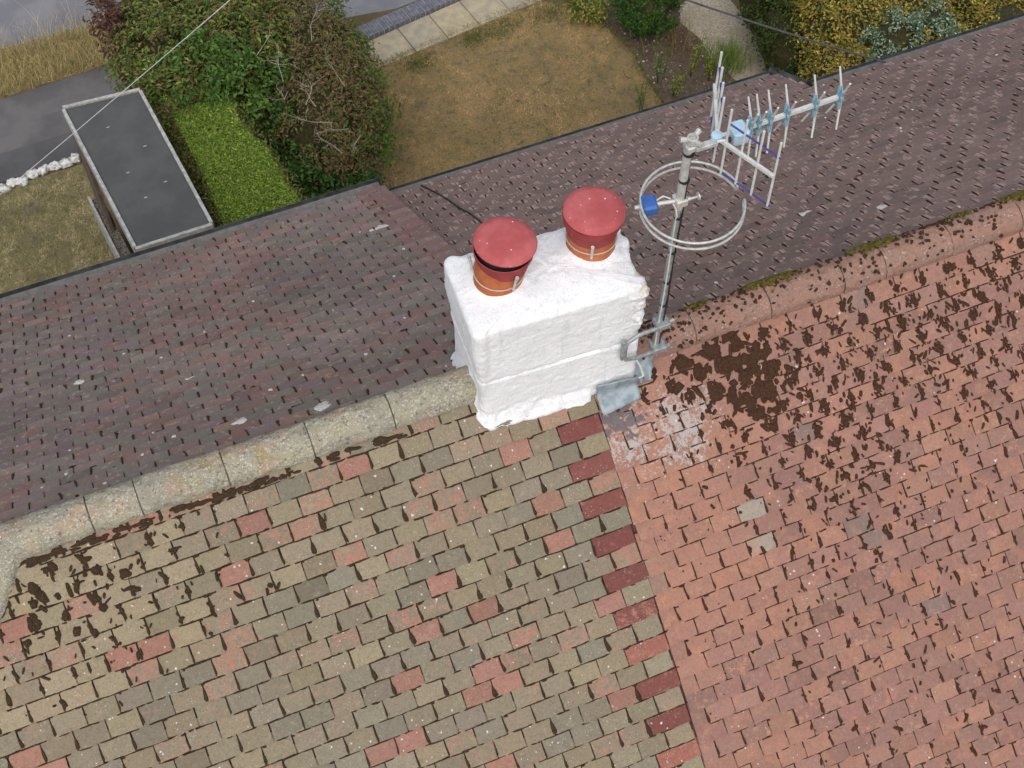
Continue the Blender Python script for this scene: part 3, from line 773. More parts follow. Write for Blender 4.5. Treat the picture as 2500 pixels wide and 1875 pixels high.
tag(MB().tube([(x_, y_, z_) for x_, y_, z_ in [(.20, -.27, .12), (.225, -.285, .06), (.235, -.31, .0), (.22, -.3, -.03)]], .006, 8).build('cable_loop', M_whiteP, mast, True))
adopt(mast)

fm = empty('radio_aerial', (.36, -.22, 1.28), 'round folded radio aerial with blue junction box on the mast', 'aerial')
fc = Vector((.397, -.262, 1.275)); fr = .236
def arcpt(a, dz, r=fr): return fc+Vector((math.cos(a)*r, math.sin(a)*r, dz))
a_gap = R(-22)       # the open side of the loop
a_box = R(162)
for nm, a0, a1 in (('upper_loop', a_box, R(6)), ('lower_loop', a_box, R(360-20))):
    top = [arcpt(a0+(a1-a0)*i/30, .021) for i in range(31)]; bot = [arcpt(a0+(a1-a0)*i/30, -.021) for i in range(30, -1, -1)]
    tip = [arcpt(a1+math.copysign(R(2.6)*math.sin(math.pi*k/5), a1-a0), .021*math.cos(math.pi*k/5)) for k in range(1, 5)]
    MB().tube(top+tip+bot, .0062, 9).build('loop_element', M_alu, fm, True)
bx = Vector((.212, -.192, 1.275)); mx = Vector((.357, -.218, 1.275)); bd = (mx-bx).normalized()
MB().tube([bx-bd*.065, mx+bd*.05], .0105, 10).build('boom', M_alu, fm, True)
Mb = Matrix.Translation(bx) @ Matrix.Rotation(math.atan2(bd.y, bd.x), 4, 'Z')
bo = MB().box((-.036, -.043, -.03), (.036, .043, .03), Mb).build('junction_box', M_blue, fm, bevel=.009)
MB().box((-.027, -.034, .029), (.027, .034, .034), Mb).build('box_lid', M_blue, bo, bevel=.002)
MB().tube([Mb @ Vector(p) for p in ((.04, .02, .0), (.075, .03, .01), (.105, .02, .0), (.125, -.02, -.03), (.13, -.035, -.07))], .0042, 7).build('feeder_cable', M_whiteP, fm, True)
MB().box((-.028, -.03, -.022), (.03, .032, .022), Matrix.Translation(mx)).build('mast_clamp', M_alu, fm, bevel=.005)
MB().lathe([(.006, -.03), (.006, .03), (.018, .034), (.02, .04), (.002, .042)], 10, Matrix.Translation(mx+Vector((.05, -.01, 0))) @ Matrix.Rotation(R(90), 4, 'Y')).build('wing_nut', M_alu, fm, True)
adopt(fm)

tv = empty('television_aerial', (.37, -.22, 1.68), 'long television aerial with blue directors and white reflector rods on mast top', 'aerial')
ZT = 1.68
MB().box((.34, -.25, 1.625), (.395, -.195, 1.66)).build('mast_clamp', M_alu, tv, bevel=.006)
MB().lathe([(.026, 0), (.026, .03), (.018, .032), (.017, .014), (.002, .012)], 18, Matrix.Translation((.372, -.222, 1.668))).build('pole_cap', M_alu, tv, True)
for a in (R(165), R(35), R(-70)):
    MB().tube([(.372+math.cos(a)*.018, -.222+math.sin(a)*.018, 1.685), (.372+math.cos(a)*.055, -.222+math.sin(a)*.055, 1.69)], [.011, .014], 8).build('clamp_wing', M_alu, tv, True)
MB().box((.375, -.268, 1.645), (.478, -.236, 1.668), Matrix.Rotation(R(0), 4, 'Z')).build('clamp_arm', M_alu, tv, bevel=.003)
hub = MB().lathe([(.026, -.012), (.028, 0), (.026, .012), (.014, .016), (.002, .017)], 24, Matrix.Translation((.482, -.238, 1.672))).build('reflector_hub', M_pale, tv, True)
boom0, boom1 = Vector((.50, -.250, ZT)), Vector((1.085, -.243, ZT+.006))
MB().tube([boom0, boom1], .0125, 4).build('boom', M_whiteP, tv)
MB().box((.535, -.305, 1.642), (.612, -.215, 1.722)).build('balun_box', M_pale, tv, bevel=.012)
MB().tube([(.52, -.29, 1.69), (.46, -.275, 1.69)], .0075, 8).build('feeder_cable', M_whiteP, tv, True)
MB().tube([(.522, -.288, 1.69), (.508, -.285, 1.69)], .0115, 8).build('cable_plug', M_black, tv, True)
ax = (boom1-boom0).normalized(); hv = Vector((0, 0, 1)).cross(ax).normalized()
for sgn in (-1, 1):
    p0 = Vector((.485, -.25+.018*sgn, ZT-.002)); p1 = Vector((.604, -.25+.285*sgn, ZT-.002))
    MB().tube([p0, p1], .0105, 4).build('reflector_arm', M_whiteP, tv)
    rods = []
    for k, f in enumerate((.07, .36, .66, .97)):
        q = p0.lerp(p1, f)+Vector((.008, 0, 0)); rods.append(q)
        MB().tube([q-Vector((0, 0, .205)), q+Vector((0, 0, .205))], .0058, 8).build('reflector_rod', M_whiteP, tv, True)
    for z in (-.20, .115):
        MB().tube([rods[0]+Vector((.004, 0, z)), rods[-1]+Vector((.006, .012*sgn, z))], .0045, 6).build('rod_spacer', M_indigo, tv, True)
for k, x in enumerate((.632, .672, .728, .812, .952, 1.076)):
    c = boom0+ax*((x-boom0.x)/ax.x)
    Mx = Matrix((ax, hv, Vector((0, 0, 1)))).transposed().to_4x4(); Mx.translation = c
    d = empty('director', c); d.parent = tv
    holder = MB().lathe([(.0125, -.007), (.024, -.007), (.027, 0), (.024, .007), (.0125, .007)], 20, Mx @ Matrix.Rotation(R(90), 4, 'Y')).build('director_holder', M_dir, tv, True)
    bpy.data.objects.remove(d)
    for hh_, zz_ in ((.038, .15), (-.04, -.165), (-.05, .135), (.05, -.155)):
        mid = Mx @ Vector((.006, hh_*.34, zz_*.34)); tip = Mx @ Vector((-.006, hh_*1.06, zz_)); q1 = Mx @ Vector((.01, hh_*.1, zz_*.1))
        MB().tube([q1, mid, tip], [.008, .0058, .0045], 7).build('director_rod', M_whiteP, holder, True)
        MB().tube([Mx @ Vector((0, hh_*.12, zz_*.12)), Mx @ Vector((0, hh_*.36, zz_*.36))], [.013, .008], 8).build('rod_sleeve', M_dir, holder, True)
adopt(tv)

# ------------------------------------------------------------------ cables
def cable_curve(name, pts, r, mat, label, sag=0.):
    P = [Vector(p) for p in pts]; out = []
    if len(P) == 2:
        for i in range(33):
            f = i/32; q = P[0].lerp(P[1], f); q.z -= sag*4*f*(1-f); out.append(q)
    else: out = P
    return tag(MB().tube(out, r, 7).build(name, mat, None, True), label, 'cable')
def ray(px, py, k): 
    d = cf+cr*(px-1250)/FPX-cu*(py-937.5)/FPX; return CAM+d*k
M_wire = simple('grey_wire', C(214, 212, 214), C(196, 194, 196), 20, .6)
M_wire2 = simple('dark_grey_wire', C(78, 78, 82), C(92, 92, 96), 20, .6)
cable_curve('overhead_cable', [ray(-140, 590, 11.6), ray(720, -138, 9.2)], .0026, M_wire, 'thin pale overhead wire crossing above the flat canopy and shrubs', .02)
cable_curve('overhead_cable', [(4.12, yr+.05, zr-.02), tuple(ray(1480, -70, 11.0))], .0085, M_wire2, 'thick dark overhead cable running to the right-hand gutter', .03)
fpts = []
for px, py in ((1028, 452), (1045, 460), (1068, 472), (1095, 488), (1120, 506), (1145, 520), (1165, 534), (1185, 552), (1200, 572)):
    best = None
    for k in np.linspace(8, 14, 1500):
        q = ray(px, py, k); ss_ = np.interp(q[1]-APX['R'][0], _y, _s)
        if q[2] < np.interp(q[1]-APX['R'][0], _y, _z)+APX['R'][1]+.034: best = q; break
    fpts.append(tuple(best))
cable_curve('roof_cable', fpts, .0065, M_black, 'black cable lying down the brown tiles behind the near pot')

# ------------------------------------------------------------------ ground
def ground_mat():
    m = Mat('dry_earth', .95, .1); n = m.noise(3, 4, .6); nf = m.noise(60, 3, .7)
    c = m.mix(m.step(n, .35, .65), C(120, 104, 78), C(98, 88, 62)); c = m.mul(c, m.math('ADD', m.math('MULTIPLY', nf, .7), .62))
    return m.done(c, nf, .5, .02)
def lawn_mat(name, cols, seed):
    m = Mat(name, .95, .1); n = m.noise(1.3, 4, .6, off=seed); n2 = m.noise(7, 4, .65, off=seed+2); n3 = m.noise(15, 3, .6, off=seed+5); nf = m.noise(85, 3, .8)
    c = m.mix(m.step(n, .40, .60), C(*cols[0]), C(*cols[1])); c = m.mix(m.math('MULTIPLY', m.step(n2, .50, .64), .8), c, C(*cols[2]))
    c = m.mix(m.math('MULTIPLY', m.step(n3, .58, .68), .6), c, C(104, 92, 80)); c = m.mix(m.math('MULTIPLY', m.step(n3, .42, .32), .45), c, C(190, 162, 122))
    c = m.mul(c, m.math('ADD', m.math('MULTIPLY', nf, 1.3), .34)); return m.done(c, nf, .9, .03)
def asphalt(name, a, b, seed=0):
    m = Mat(name, .9, .2); n = m.noise(2.2, 4, .6, off=seed); nf = m.noise(150, 3, .75); v = m.vor(90)
    c = m.mix(m.step(n, .35, .65), C(*a), C(*b)); c = m.mul(c, m.math('ADD', m.math('MULTIPLY', nf, .5), .74))
    c = m.mix(m.math('MULTIPLY', m.step(v, .16, .1), .3), c, C(150, 148, 146)); return m.done(c, nf, .4, .006)
G = G0
tag(MB().quad((-150, -150, G), (150, -150, G), (150, 150, G), (-150, 150, G)).build('ground', ground_mat()), 'dry bare earth around the houses', kind='structure')
def sheet_poly(name, poly, z, mat, label, th=.0):
    mb = MB(); mb.prism(poly, G-.05, G+z); return tag(mb.build(name, mat), label, kind='structure')
M_road = asphalt('pale_asphalt', (122, 122, 128), (136, 136, 140), 1)
M_path = asphalt('dark_asphalt', (98, 97, 98), (114, 112, 112), 4)
M_path2 = asphalt('patched_asphalt', (86, 86, 88), (98, 97, 99), 7)
sheet_poly('road', [(-12, 10.98), (-1.2, 10.96), (1.0, 9.92), (2.0, 9.78), (14, 11.2), (14, 30), (-12, 30)], .004, M_road, 'grey asphalt road beyond the gardens')
sheet_poly('pavement', [(-12, 9.0), (-1.4, 9.32), (-1.4, 10.2), (-12, 9.82)], .010, M_path, 'asphalt footpath beside the grass verge')
sheet_poly('pavement', [(-12, 8.6), (-2.2, 8.86), (-1.4, 8.9), (-1.4, 9.316), (-12, 8.996)], .014, M_path2, 'darker patched strip of footpath by the white stones')
M_lawnM = lawn_mat('parched_lawn', ((178, 152, 108), (160, 140, 98), (138, 130, 92)), 2)
M_lawnL = lawn_mat('dull_lawn', ((166, 154, 114), (154, 144, 106), (138, 134, 94)), 6)
lawnM_poly = [(-.2, 4.2), (4.45, 4.2), (4.45, 7.2), (4.44, 7.5), (4.46, 7.91), (4.37, 8.36), (4.23, 8.78), (4.01, 9.10), (3.66, 9.22), (2.64, 9.10), (1.55, 8.93), (.6, 8.8), (-.2, 8.7)]
sheet_poly('lawn', lawnM_poly, .02, M_lawnM, 'parched brown lawn in front of the right-hand house')
lawnL_poly = [(-9, 4.2), (-2.25, 4.2), (-2.25, 8.74), (-9, 8.55)]
sheet_poly('lawn', lawnL_poly, .02, M_lawnL, 'dull dry lawn left of the flat canopy')
verge_poly = [(-9, 9.83), (-1.5, 10.21), (-1.45, 10.93), (-9, 10.85)]
sheet_poly('verge', verge_poly, .03, lawn_mat('straw_verge', ((186, 168, 122), (168, 150, 106), (146, 130, 92)), 9), 'straw coloured grass verge along the road')
bed_poly = [(4.0, 9.12), (4.24, 8.78), (4.38, 8.36), (4.47, 7.91), (4.45, 7.2), (4.45, 4.6), (5.6, 4.6), (5.46, 7.01), (5.33, 7.5), (5.36, 7.82), (5.25, 8.19), (5.40, 8.5), (5.5, 9.3)]
sheet_poly('flower_bed', bed_poly, .012, simple('bed_soil', C(92, 78, 66), C(116, 100, 84), 14, bump=.8, bscale=70, bd=.03), 'bare soil flower bed between lawn and gravel path')
def gravel_mat():
    m = Mat('fine_gravel', .95, .15); v = m.vor(70, out='Color'); n = m.noise(3, 3); hs_ = m.new('ShaderNodeSeparateColor'); m.lk(v, hs_.inputs[0])
    c = m.mix(hs_.outputs[0], C(142, 132, 116), C(196, 186, 166)); c = m.mix(m.math('MULTIPLY', m.step(n, .45, .65), .4), c, C(150, 138, 116))
    return m.done(c, m.vor(70), .8, .012)
sheet_poly('gravel_path', [(5.46, 4.6), (6.6, 4.6), (6.30, 6.85), (6.14, 7.38), (6.06, 7.88), (6.0, 8.4), (5.9, 9.6), (5.5, 9.4), (5.40, 8.5), (5.25, 8.19), (5.36, 7.82), (5.33, 7.5), (5.46, 7.0)], .014, gravel_mat(), 'pale gravel path curving past the bed')

# paving slabs and brick edging at the far side of the lawn
M_slab = []
for i, (a, b) in enumerate((((186, 174, 146), (164, 156, 136)), ((180, 170, 146), (160, 153, 136)), ((188, 175, 144), (168, 158, 134)))):
    M_slab.append(simple('worn_slab_%d' % i, C(*a), C(*b), 9, bump=.4, bscale=110))
e0, e1 = Vector((.1, 9.12, 0)), Vector((4.4, 9.86, 0)); ed = (e1-e0).normalized(); en = Vector((-ed.y, ed.x, 0))
pav = tag(MB().quad(tuple(e0+Vector((0, 0, G+.006))-en*.52), tuple(e1+Vector((0, 0, G+.006))-en*.66), tuple(e1+Vector((0, 0, G+.006))), tuple(e0+Vector((0, 0, G+.006)))).build('paving', M_mortar), 'strip of pale paving slabs between lawn and brick edging', kind='structure')
x = 0.
k = 0
while x < 4.2:
    wd = .455; p = e0+ed*(x+.004); q = e0+ed*(x+wd-.004); z0, z1 = G+.0, G+.030+random.gauss(0, .003)
    dl, dr = .43+.03*x, .43+.03*(x+wd)
    poly = [(p-en*dl), (q-en*dr), (q-en*.006), (p-en*.006)]
    MB().prism([(v.x, v.y) for v in poly], z0, z1).build('slab', M_slab[k % 3], pav, bevel=.006); x += wd; k += 1
M_bbrick = simple('blue_brick', C(96, 98, 112), C(122, 124, 136), 18, .6, bump=.3, bscale=60)
edg = empty('brick_edging', (2.2, 9.5, G), 'low edging of blue-grey bricks laid side by side along the road', 'edging')
MB().prism([((e0+en*.004).x, (e0+en*.004).y), ((e1+en*.004).x, (e1+en*.004).y), ((e1+en*.213).x, (e1+en*.213).y), ((e0+en*.213).x, (e0+en*.213).y)], G, G+.085).build('mortar_bed', simple('pale_mortar', C(186, 176, 160), C(160, 150, 138), 40), edg)
base_b = None
for i in range(56):
    c = e0+ed*(.04+.0745*i)+en*.1085
    if base_b is None:
        base_b = MB().box((-.032, -.1105, -.05), (.032, .1105, .05)).build('brick', M_bbrick, edg, bevel=.004); o = base_b
    else: o = link('brick', base_b.data, None, edg)
    o.location = (c.x, c.y, G+.047+random.gauss(0, .0015)); o.rotation_euler = (random.gauss(0, .015), random.gauss(0, .015), math.atan2(ed.y, ed.x)+random.gauss(0, .012))
adopt(edg)

# white painted stones
M_stone = simple('white_painted_stone', C(226, 226, 224), C(168, 162, 156), 16, .8, bump=.6, bscale=40, lo=.5, hi=.62)
ords = ['nearest the canopy', 'second from the canopy', 'third from the canopy', 'fourth from the canopy', 'fifth from the canopy', 'sixth from the canopy', 'seventh from the canopy', 'eighth from the canopy', 'ninth from the canopy', 'tenth from the canopy']
sx = -2.30
for i in range(10):
    L = random.uniform(.10, .145); sx -= L*.52
    bm = bmesh.new(); bmesh.ops.create_icosphere(bm, subdivisions=3, radius=1)
    for v in bm.verts:
        f = 1+.55*mn.fractal(v.co*1.6+Vector((i*7, 0, 0)), .9, 2, 4); v.co *= f
        v.co.x *= L*.6; v.co.y *= .058; v.co.z *= .05
    me = bpy.data.meshes.new('edging_stone'); bm.to_mesh(me); bm.free(); me.polygons.foreach_set('use_smooth', np.ones(len(me.polygons), bool))
    o = link('edging_stone', me, M_stone); o.location = (sx, 8.82+(sx+2.33)*.115+random.gauss(0, .012), G+.045); o.rotation_euler.z = random.gauss(0, .3)
    tag(o, 'white painted edging stone by the footpath, '+ords[i], 'stone', 'white stones edging the footpath'); sx -= L*.5

# ------------------------------------------------------------------ flat roofed canopy
can = empty('canopy', (-1.76, 6.45, G), 'flat felt-roofed side canopy with grey timber edges beside the hedge', 'canopy')
M_felt = simple('mineral_felt', C(82, 84, 84), C(92, 93, 92), 3, .9, bump=.5, bscale=220, bd=.004)
M_trim = simple('weathered_grey_timber', C(190, 189, 186), C(156, 155, 152), 20, .85, bump=.4, bscale=90)
M_brownw = simple('brown_boards', C(124, 108, 98), C(100, 88, 80), 14, .85)
ZC = G+2.3
q = [Vector((-2.24, 7.40, 0)), Vector((-1.495, 7.35, 0)), Vector((-1.295, 5.43, 0)), Vector((-2.01, 5.42, 0))]
MB().prism([(v.x, v.y) for v in q][::-1], ZC-.10, ZC-.012).build('roof_deck', M_felt, can)
for i in range(4):
    a, b = q[i], q[(i+1) % 4]; d = (b-a).normalized(); n_ = Vector((-d.y, d.x, 0))
    poly = [a-d*.02+n_*.002, b+d*.02+n_*.002, b+d*.02+n_*.036, a-d*.02+n_*.036] if i % 2 == 0 else [a+d*.004+n_*.002, b-d*.004+n_*.002, b-d*.004+n_*.036, a+d*.004+n_*.036]
    MB().prism([(v.x, v.y) for v in poly], ZC-.15, ZC+.012).build('edge_board', M_trim, can, bevel=.003)
for lx, ly in ((-1.62, 6.62), (-1.86, 6.35), (-1.78, 5.98), (-1.55, 6.1), (-1.9, 7.0)):
    MB().lathe([(.001, -.004), (.02, -.002), (.012, .003), (.001, .004)], 7, Matrix.Translation((lx, ly, ZC-.008)) @ Matrix.Diagonal((1, .35, .6, 1)) @ Matrix.Rotation(lx*9, 4, 'Z')).build('leaf_litter', M_trim, can)
MB().box((-1.98, 5.47, ZC-.30), (-1.36, 5.52, ZC-.17)).build('under_board', M_trim, can, bevel=.003)
MB().box((-1.60, 5.55, G), (-1.56, 7.2, ZC-.12)).build('side_wall', M_brownw, can)
MB().box((-2.26, 7.28, G), (-2.20, 7.34, ZC-.1)).build('post', M_brownw, can)
MB().box((-2.02, 5.50, G), (-1.95, 5.57, ZC-.1)).build('post', M_brownw, can)
MB().prism([(-2.255, 7.27), (-2.22, 7.27), (-2.18, 6.9), (-2.215, 6.9)][::-1], G+.86, ZC-.1).build('boarded_panel', M_brownw, can)
lw = MB().prism([(-2.31, 7.42), (-2.20, 7.42), (-1.98, 5.5), (-2.09, 5.5)][::-1], G, G+.86).build('low_wall', simple('pebble_dash', C(150, 142, 130), C(84, 80, 76), 70, bump=.9, bscale=60, bd=.03, lo=.45, hi=.55), can)
MB().prism([(-2.345, 7.44), (-2.318, 7.44), (-2.098, 5.5), (-2.125, 5.5)][::-1], G+.5, G+.90).build('wall_rail', M_trim, can)
MB().box((-1.99, 5.45, G), (-1.38, 7.2, G+.06)).build('step', M_mortar, can)
adopt(can)

# ------------------------------------------------------------------ plants
def leaf_mat(name, rough=.65, tr=.25):
    m = Mat(name, rough, .3); c, a = m.attr(); n = m.noise(45, 2); c = m.mul(c, m.math('ADD', m.math('MULTIPLY', n, .5), .75))
    m.lk(c, m.b.inputs['Base Color'])
    t = m.new('ShaderNodeBsdfTranslucent'); m.lk(c, t.inputs[0]); mx_ = m.new('ShaderNodeMixShader'); mx_.inputs[0].default_value = tr
    m.lk(m.b.outputs[0], mx_.inputs[1]); m.lk(t.outputs[0], mx_.inputs[2]); out = m.n['Material Output']; m.lk(mx_.outputs[0], out.inputs['Surface'])
    return m.m
M_leaf = leaf_mat('leaf')
M_grass = leaf_mat('grass_blade', .8, .2)
M_bark = simple('bark', C(96, 82, 70), C(70, 60, 52), 30, bump=.6)
M_twig = simple('bare_pale_twig', C(176, 166, 154), C(150, 140, 128), 30)
def leaves(P, size, aspect, cols, up=.5, outdir=None):
    n = len(P); sz = size*rng.uniform(.6, 1.3, n)
    nrm = rng.normal(0, 1, (n, 3)); nrm /= np.linalg.norm(nrm, axis=1)[:, None]
    if outdir is not None: nrm = nrm*.6+outdir*.8
    nrm[:, 2] += up; nrm /= np.linalg.norm(nrm, axis=1)[:, None]
    t = rng.normal(0, 1, (n, 3)); t -= nrm*(t*nrm).sum(1)[:, None]; t /= np.linalg.norm(t, axis=1)[:, None]
    b = np.cross(nrm, t); L = (sz/2)[:, None]; Wd = L*aspect
    V = np.stack([P-t*L, P+b*Wd-t*L*.15+nrm*L*.25, P+t*L-nrm*L*.2, P-b*Wd-t*L*.15+nrm*L*.25], 1).reshape(-1, 3)
    F = (np.arange(n)*4)[:, None]+np.array([0, 1, 2, 3])
    F = np.vstack([F[:, [0, 1, 2]], F[:, [0, 2, 3]]])
    ci = cols[rng.integers(len(cols), size=n)]*(1+rng.normal(0, .18, (n, 1))); ci = np.clip(ci, .004, 1)
    CC = np.repeat(np.hstack([ci, np.ones((n, 1))]), 4, 0)
    return V, F, CC
def pal(*cs): return np.array([[lin(c[0]), lin(c[1]), lin(c[2])] for c in cs])
def plant(name, loc, label, cat, parts, stems=None, group=None):
    e = empty(name, loc, label, cat, group)
    for pn, (V, F, CC) in parts: obj(pn, V, F, M_leaf, e, cols=CC)
    if stems: stems.build('stems', M_bark, e)
    adopt(e); return e
def clumped(nc, nl, surf, spread):
    c, nr = surf(nc); i = rng.integers(nc, size=nl)
    P = c[i]+rng.normal(0, spread, (nl, 3)); return P, nr[i]
def ellipsoids(els, zmin=G+.02):
    els = [tuple(map(float, e)) for e in els]
    def f(n):
        w_ = np.array([e[3]*e[4]+e[5]*e[4] for e in els]); k = rng.choice(len(els), size=n, p=w_/w_.sum())
        d = rng.normal(0, 1, (n, 3)); d[:, 2] = np.abs(d[:, 2])*1.0-.25*rng.random(n); d /= np.linalg.norm(d, axis=1)[:, None]
        E = np.array(els)[k]; r = rng.uniform(.72, 1.02, n)**.6
        P = E[:, :3]+d*E[:, 3:]*r[:, None]; P[:, 2] = np.maximum(P[:, 2], zmin)
        return P, d
    return f
def branchy(base, tips, r=.03):
    mb = MB()
    for t in tips:
        b = Vector(base); t = Vector(t); mid = b.lerp(t, .5)+Vector((random.gauss(0, .08), random.gauss(0, .08), .1))
        mb.tube([b+Vector((random.gauss(0, .05), random.gauss(0, .05), 0)), mid, t], [r, r*.6, r*.2], 6)
    return mb
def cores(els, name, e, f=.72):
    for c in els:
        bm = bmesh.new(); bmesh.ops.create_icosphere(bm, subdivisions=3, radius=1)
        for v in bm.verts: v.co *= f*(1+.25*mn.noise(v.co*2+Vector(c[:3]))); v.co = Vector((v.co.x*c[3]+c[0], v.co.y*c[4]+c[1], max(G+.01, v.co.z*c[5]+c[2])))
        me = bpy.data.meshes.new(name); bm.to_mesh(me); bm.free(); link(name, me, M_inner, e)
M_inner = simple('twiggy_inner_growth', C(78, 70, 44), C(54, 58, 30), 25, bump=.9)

# clipped hedge
hp = [(-1.26, 7.72), (-.62, 7.5), (-.585, 7.0), (-.43, 6.5), (-.40, 6.12), (-.33, 5.75), (-.3, 4.6), (-1.12, 4.6), (-1.14, 5.8), (-1.14, 6.45)]
hz = G+1.8
def in_poly(P, poly):
    x, y = P[:, 0], P[:, 1]; ins = np.zeros(len(P), bool); j = len(poly)-1
    for i in range(len(poly)):
        xi, yi = poly[i]; xj, yj = poly[j]
        c = ((yi > y) != (yj > y)) & (x < (xj-xi)*(y-yi)/(yj-yi+1e-12)+xi); ins ^= c; j = i
    return ins
def poly_pts(poly, n):
    a = np.array(poly); lo, hi = a.min(0), a.max(0); out = []
    tot = 0
    while tot < n:
        q_ = rng.uniform(lo, hi, (n, 2)); q_ = q_[in_poly(q_, poly)]; out.append(q_); tot += len(q_)
    return np.vstack(out)[:n]
T2 = poly_pts(hp, 46000); zt = hz+np.array([.05*mn.noise((p[0]*3, p[1]*3, 1)) for p in T2])-np.abs(rng.normal(0, .05, len(T2)))
top = np.column_stack([T2, zt])
side = []
for i in range(len(hp)):
    a, b = np.array(hp[i]), np.array(hp[(i+1) % len(hp)]); L = np.linalg.norm(b-a); n_ = int(L*3600); f = rng.random(n_)[:, None]
    d = (b-a)/L; nn = np.array([d[1], -d[0]]); p = a+(b-a)*f+nn*np.abs(rng.normal(0, .05, n_))[:, None]*-1
    side.append(np.column_stack([p, hz-1.75*rng.random(n_)**1.3]))
side = np.vstack(side)
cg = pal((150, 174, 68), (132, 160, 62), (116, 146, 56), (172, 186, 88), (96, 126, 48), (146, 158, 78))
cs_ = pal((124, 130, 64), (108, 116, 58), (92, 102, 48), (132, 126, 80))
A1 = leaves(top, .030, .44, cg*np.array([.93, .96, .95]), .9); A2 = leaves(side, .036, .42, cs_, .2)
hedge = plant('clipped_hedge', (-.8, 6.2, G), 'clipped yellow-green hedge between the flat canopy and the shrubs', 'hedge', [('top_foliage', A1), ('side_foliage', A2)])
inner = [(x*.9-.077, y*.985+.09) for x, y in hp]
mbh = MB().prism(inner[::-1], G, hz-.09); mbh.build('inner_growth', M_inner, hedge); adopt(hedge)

# big leafy shrub
eA = [(-.95, 8.55, G+1.2, .68, 1.0, 1.05), (-.25, 8.3, G+1.25, .75, .9, 1.1), (-1.05, 7.75, G+1.3, .42, .42, .85)]
P, N = clumped(620, 26000, ellipsoids(eA), .07)
cA = pal((84, 100, 42), (70, 92, 38), (100, 104, 50), (94, 86, 50), (106, 124, 58), (60, 78, 34), (106, 88, 58))
LA = leaves(P, .064, .44, cA*1.35, .7, N)
P, N = clumped(110, 4200, ellipsoids([(-.35, 7.55, G+1.35, .5, .35, .8), (-.75, 7.8, G+1.7, .5, .4, .6)]), .07)
LB = leaves(P, .066, .5, pal((90, 122, 52), (72, 102, 42), (98, 128, 56), (64, 90, 38)), .9, N)
P, N = clumped(24, 1000, ellipsoids([(-1.5, 8.9, G+1.5, .16, .5, .8)]), .06)
LC = leaves(P, .07, .45, pal((92, 62, 56), (78, 54, 48), (104, 76, 60)), .6, N)
sh = plant('broadleaf_shrub', (-.7, 8.3, G), 'large broad-leaved green shrub behind the clipped hedge', 'shrub', [('foliage', LA), ('fresh_foliage', LB), ('bronze_foliage', LC)], branchy((-.6, 8.3, G), [(-1.2, 8.8, G+1.6), (-.3, 8.4, G+1.9), (-.8, 7.9, G+1.7), (-.9, 9.0, G+1.8), (0, 8.2, G+1.7)]))
cores(eA, 'inner_growth', sh); adopt(sh)

# brown shrub with bare twigs
eB = [(.30, 8.2, G+1.1, .68, .95, 1.0), (.34, 7.35, G+.95, .60, .70, .9), (.74, 7.9, G+.85, .36, .9, .8)]
P, N = clumped(560, 24000, ellipsoids(eB), .065)
cB = pal((106, 90, 62), (114, 98, 66), (94, 82, 54), (118, 90, 70), (100, 104, 56), (84, 94, 48))
LA = leaves(P, .045, .45, cB*1.25, .5, N)
P, N = clumped(150, 6500, ellipsoids([(.82, 7.9, G+.8, .36, .95, .8), (.6, 7.05, G+.8, .42, .35, .7), (.62, 8.8, G+1.1, .5, .5, .8)]), .07)
LB = leaves(P, .058, .5, pal((86, 110, 46), (74, 100, 40), (100, 122, 54), (92, 98, 48)), .7, N)
sh = plant('bronze_shrub', (.45, 7.8, G), 'bronze-brown shrub with bare pale twigs at the lawn edge', 'shrub', [('foliage', LA), ('green_foliage', LB)], branchy((.45, 7.8, G), [(.2, 8.6, G+1.5), (.6, 7.3, G+1.4), (.9, 8.2, G+1.3), (.1, 7.6, G+1.4)]))
cores(eB, 'inner_growth', sh)
def twig(mb, p, d, L, r, depth):
    q_ = p+d*L*.5+Vector((random.gauss(0, .02), random.gauss(0, .02), random.gauss(0, .01))); e_ = p+d*L
    mb.tube([p, q_, e_], [r, r*.75, r*.4], 5)
    if depth:
        for k in range(random.randint(2, 3)):
            d2 = (d+Vector((random.gauss(0, .6), random.gauss(0, .6), random.gauss(0, .25)))).normalized(); twig(mb, q_.lerp(e_, random.random()), d2, L*random.uniform(.4, .65), r*.6, depth-1)
for (px, py), h in (((655, 140), 2.15), ((700, 215), 2.05), ((745, 245), 1.95), ((840, 200), 1.95), ((850, 305), 1.75), ((810, 290), 1.85), ((625, 125), 2.2), ((770, 250), 2.0), ((835, 365), 1.5), ((690, 190), 2.1), ((880, 320), 1.6), ((760, 90), 2.2)):
    d = cf+cr*(px-1250)/FPX-cu*(py-937.5)/FPX; kk = (G+h-CAM[2])/d[2]; p = Vector(CAM+d*kk)
    mb = MB(); twig(mb, p-Vector((0, 0, .06)), Vector((random.gauss(0, 1), random.gauss(0, 1), .35)).normalized(), random.uniform(.2, .34), .0046, 2); mb.build('bare_twig', M_twig, sh)
adopt(sh)
# nettles
eN = [(.02, 6.95, G+.55, .42, .38, .65), (.35, 6.6, G+.45, .4, .35, .5), (-.1, 7.5, G+.9, .3, .35, .7)]
P, N = clumped(120, 4200, ellipsoids(eN), .055)
sh = plant('nettle_clump', (.1, 6.9, G), 'dark green nettle clump at the foot of the bronze shrub', 'plant', [('foliage', leaves(P, .075, .5, pal((62, 98, 38), (52, 86, 34), (76, 112, 48), (46, 74, 30)), .8, N))], branchy((.1, 6.9, G), [(.1, 6.8, G+.8), (.3, 6.6, G+.7), (-.1, 7.2, G+1.2)], .012))
cores(eN, 'inner_growth', sh, .6); adopt(sh)
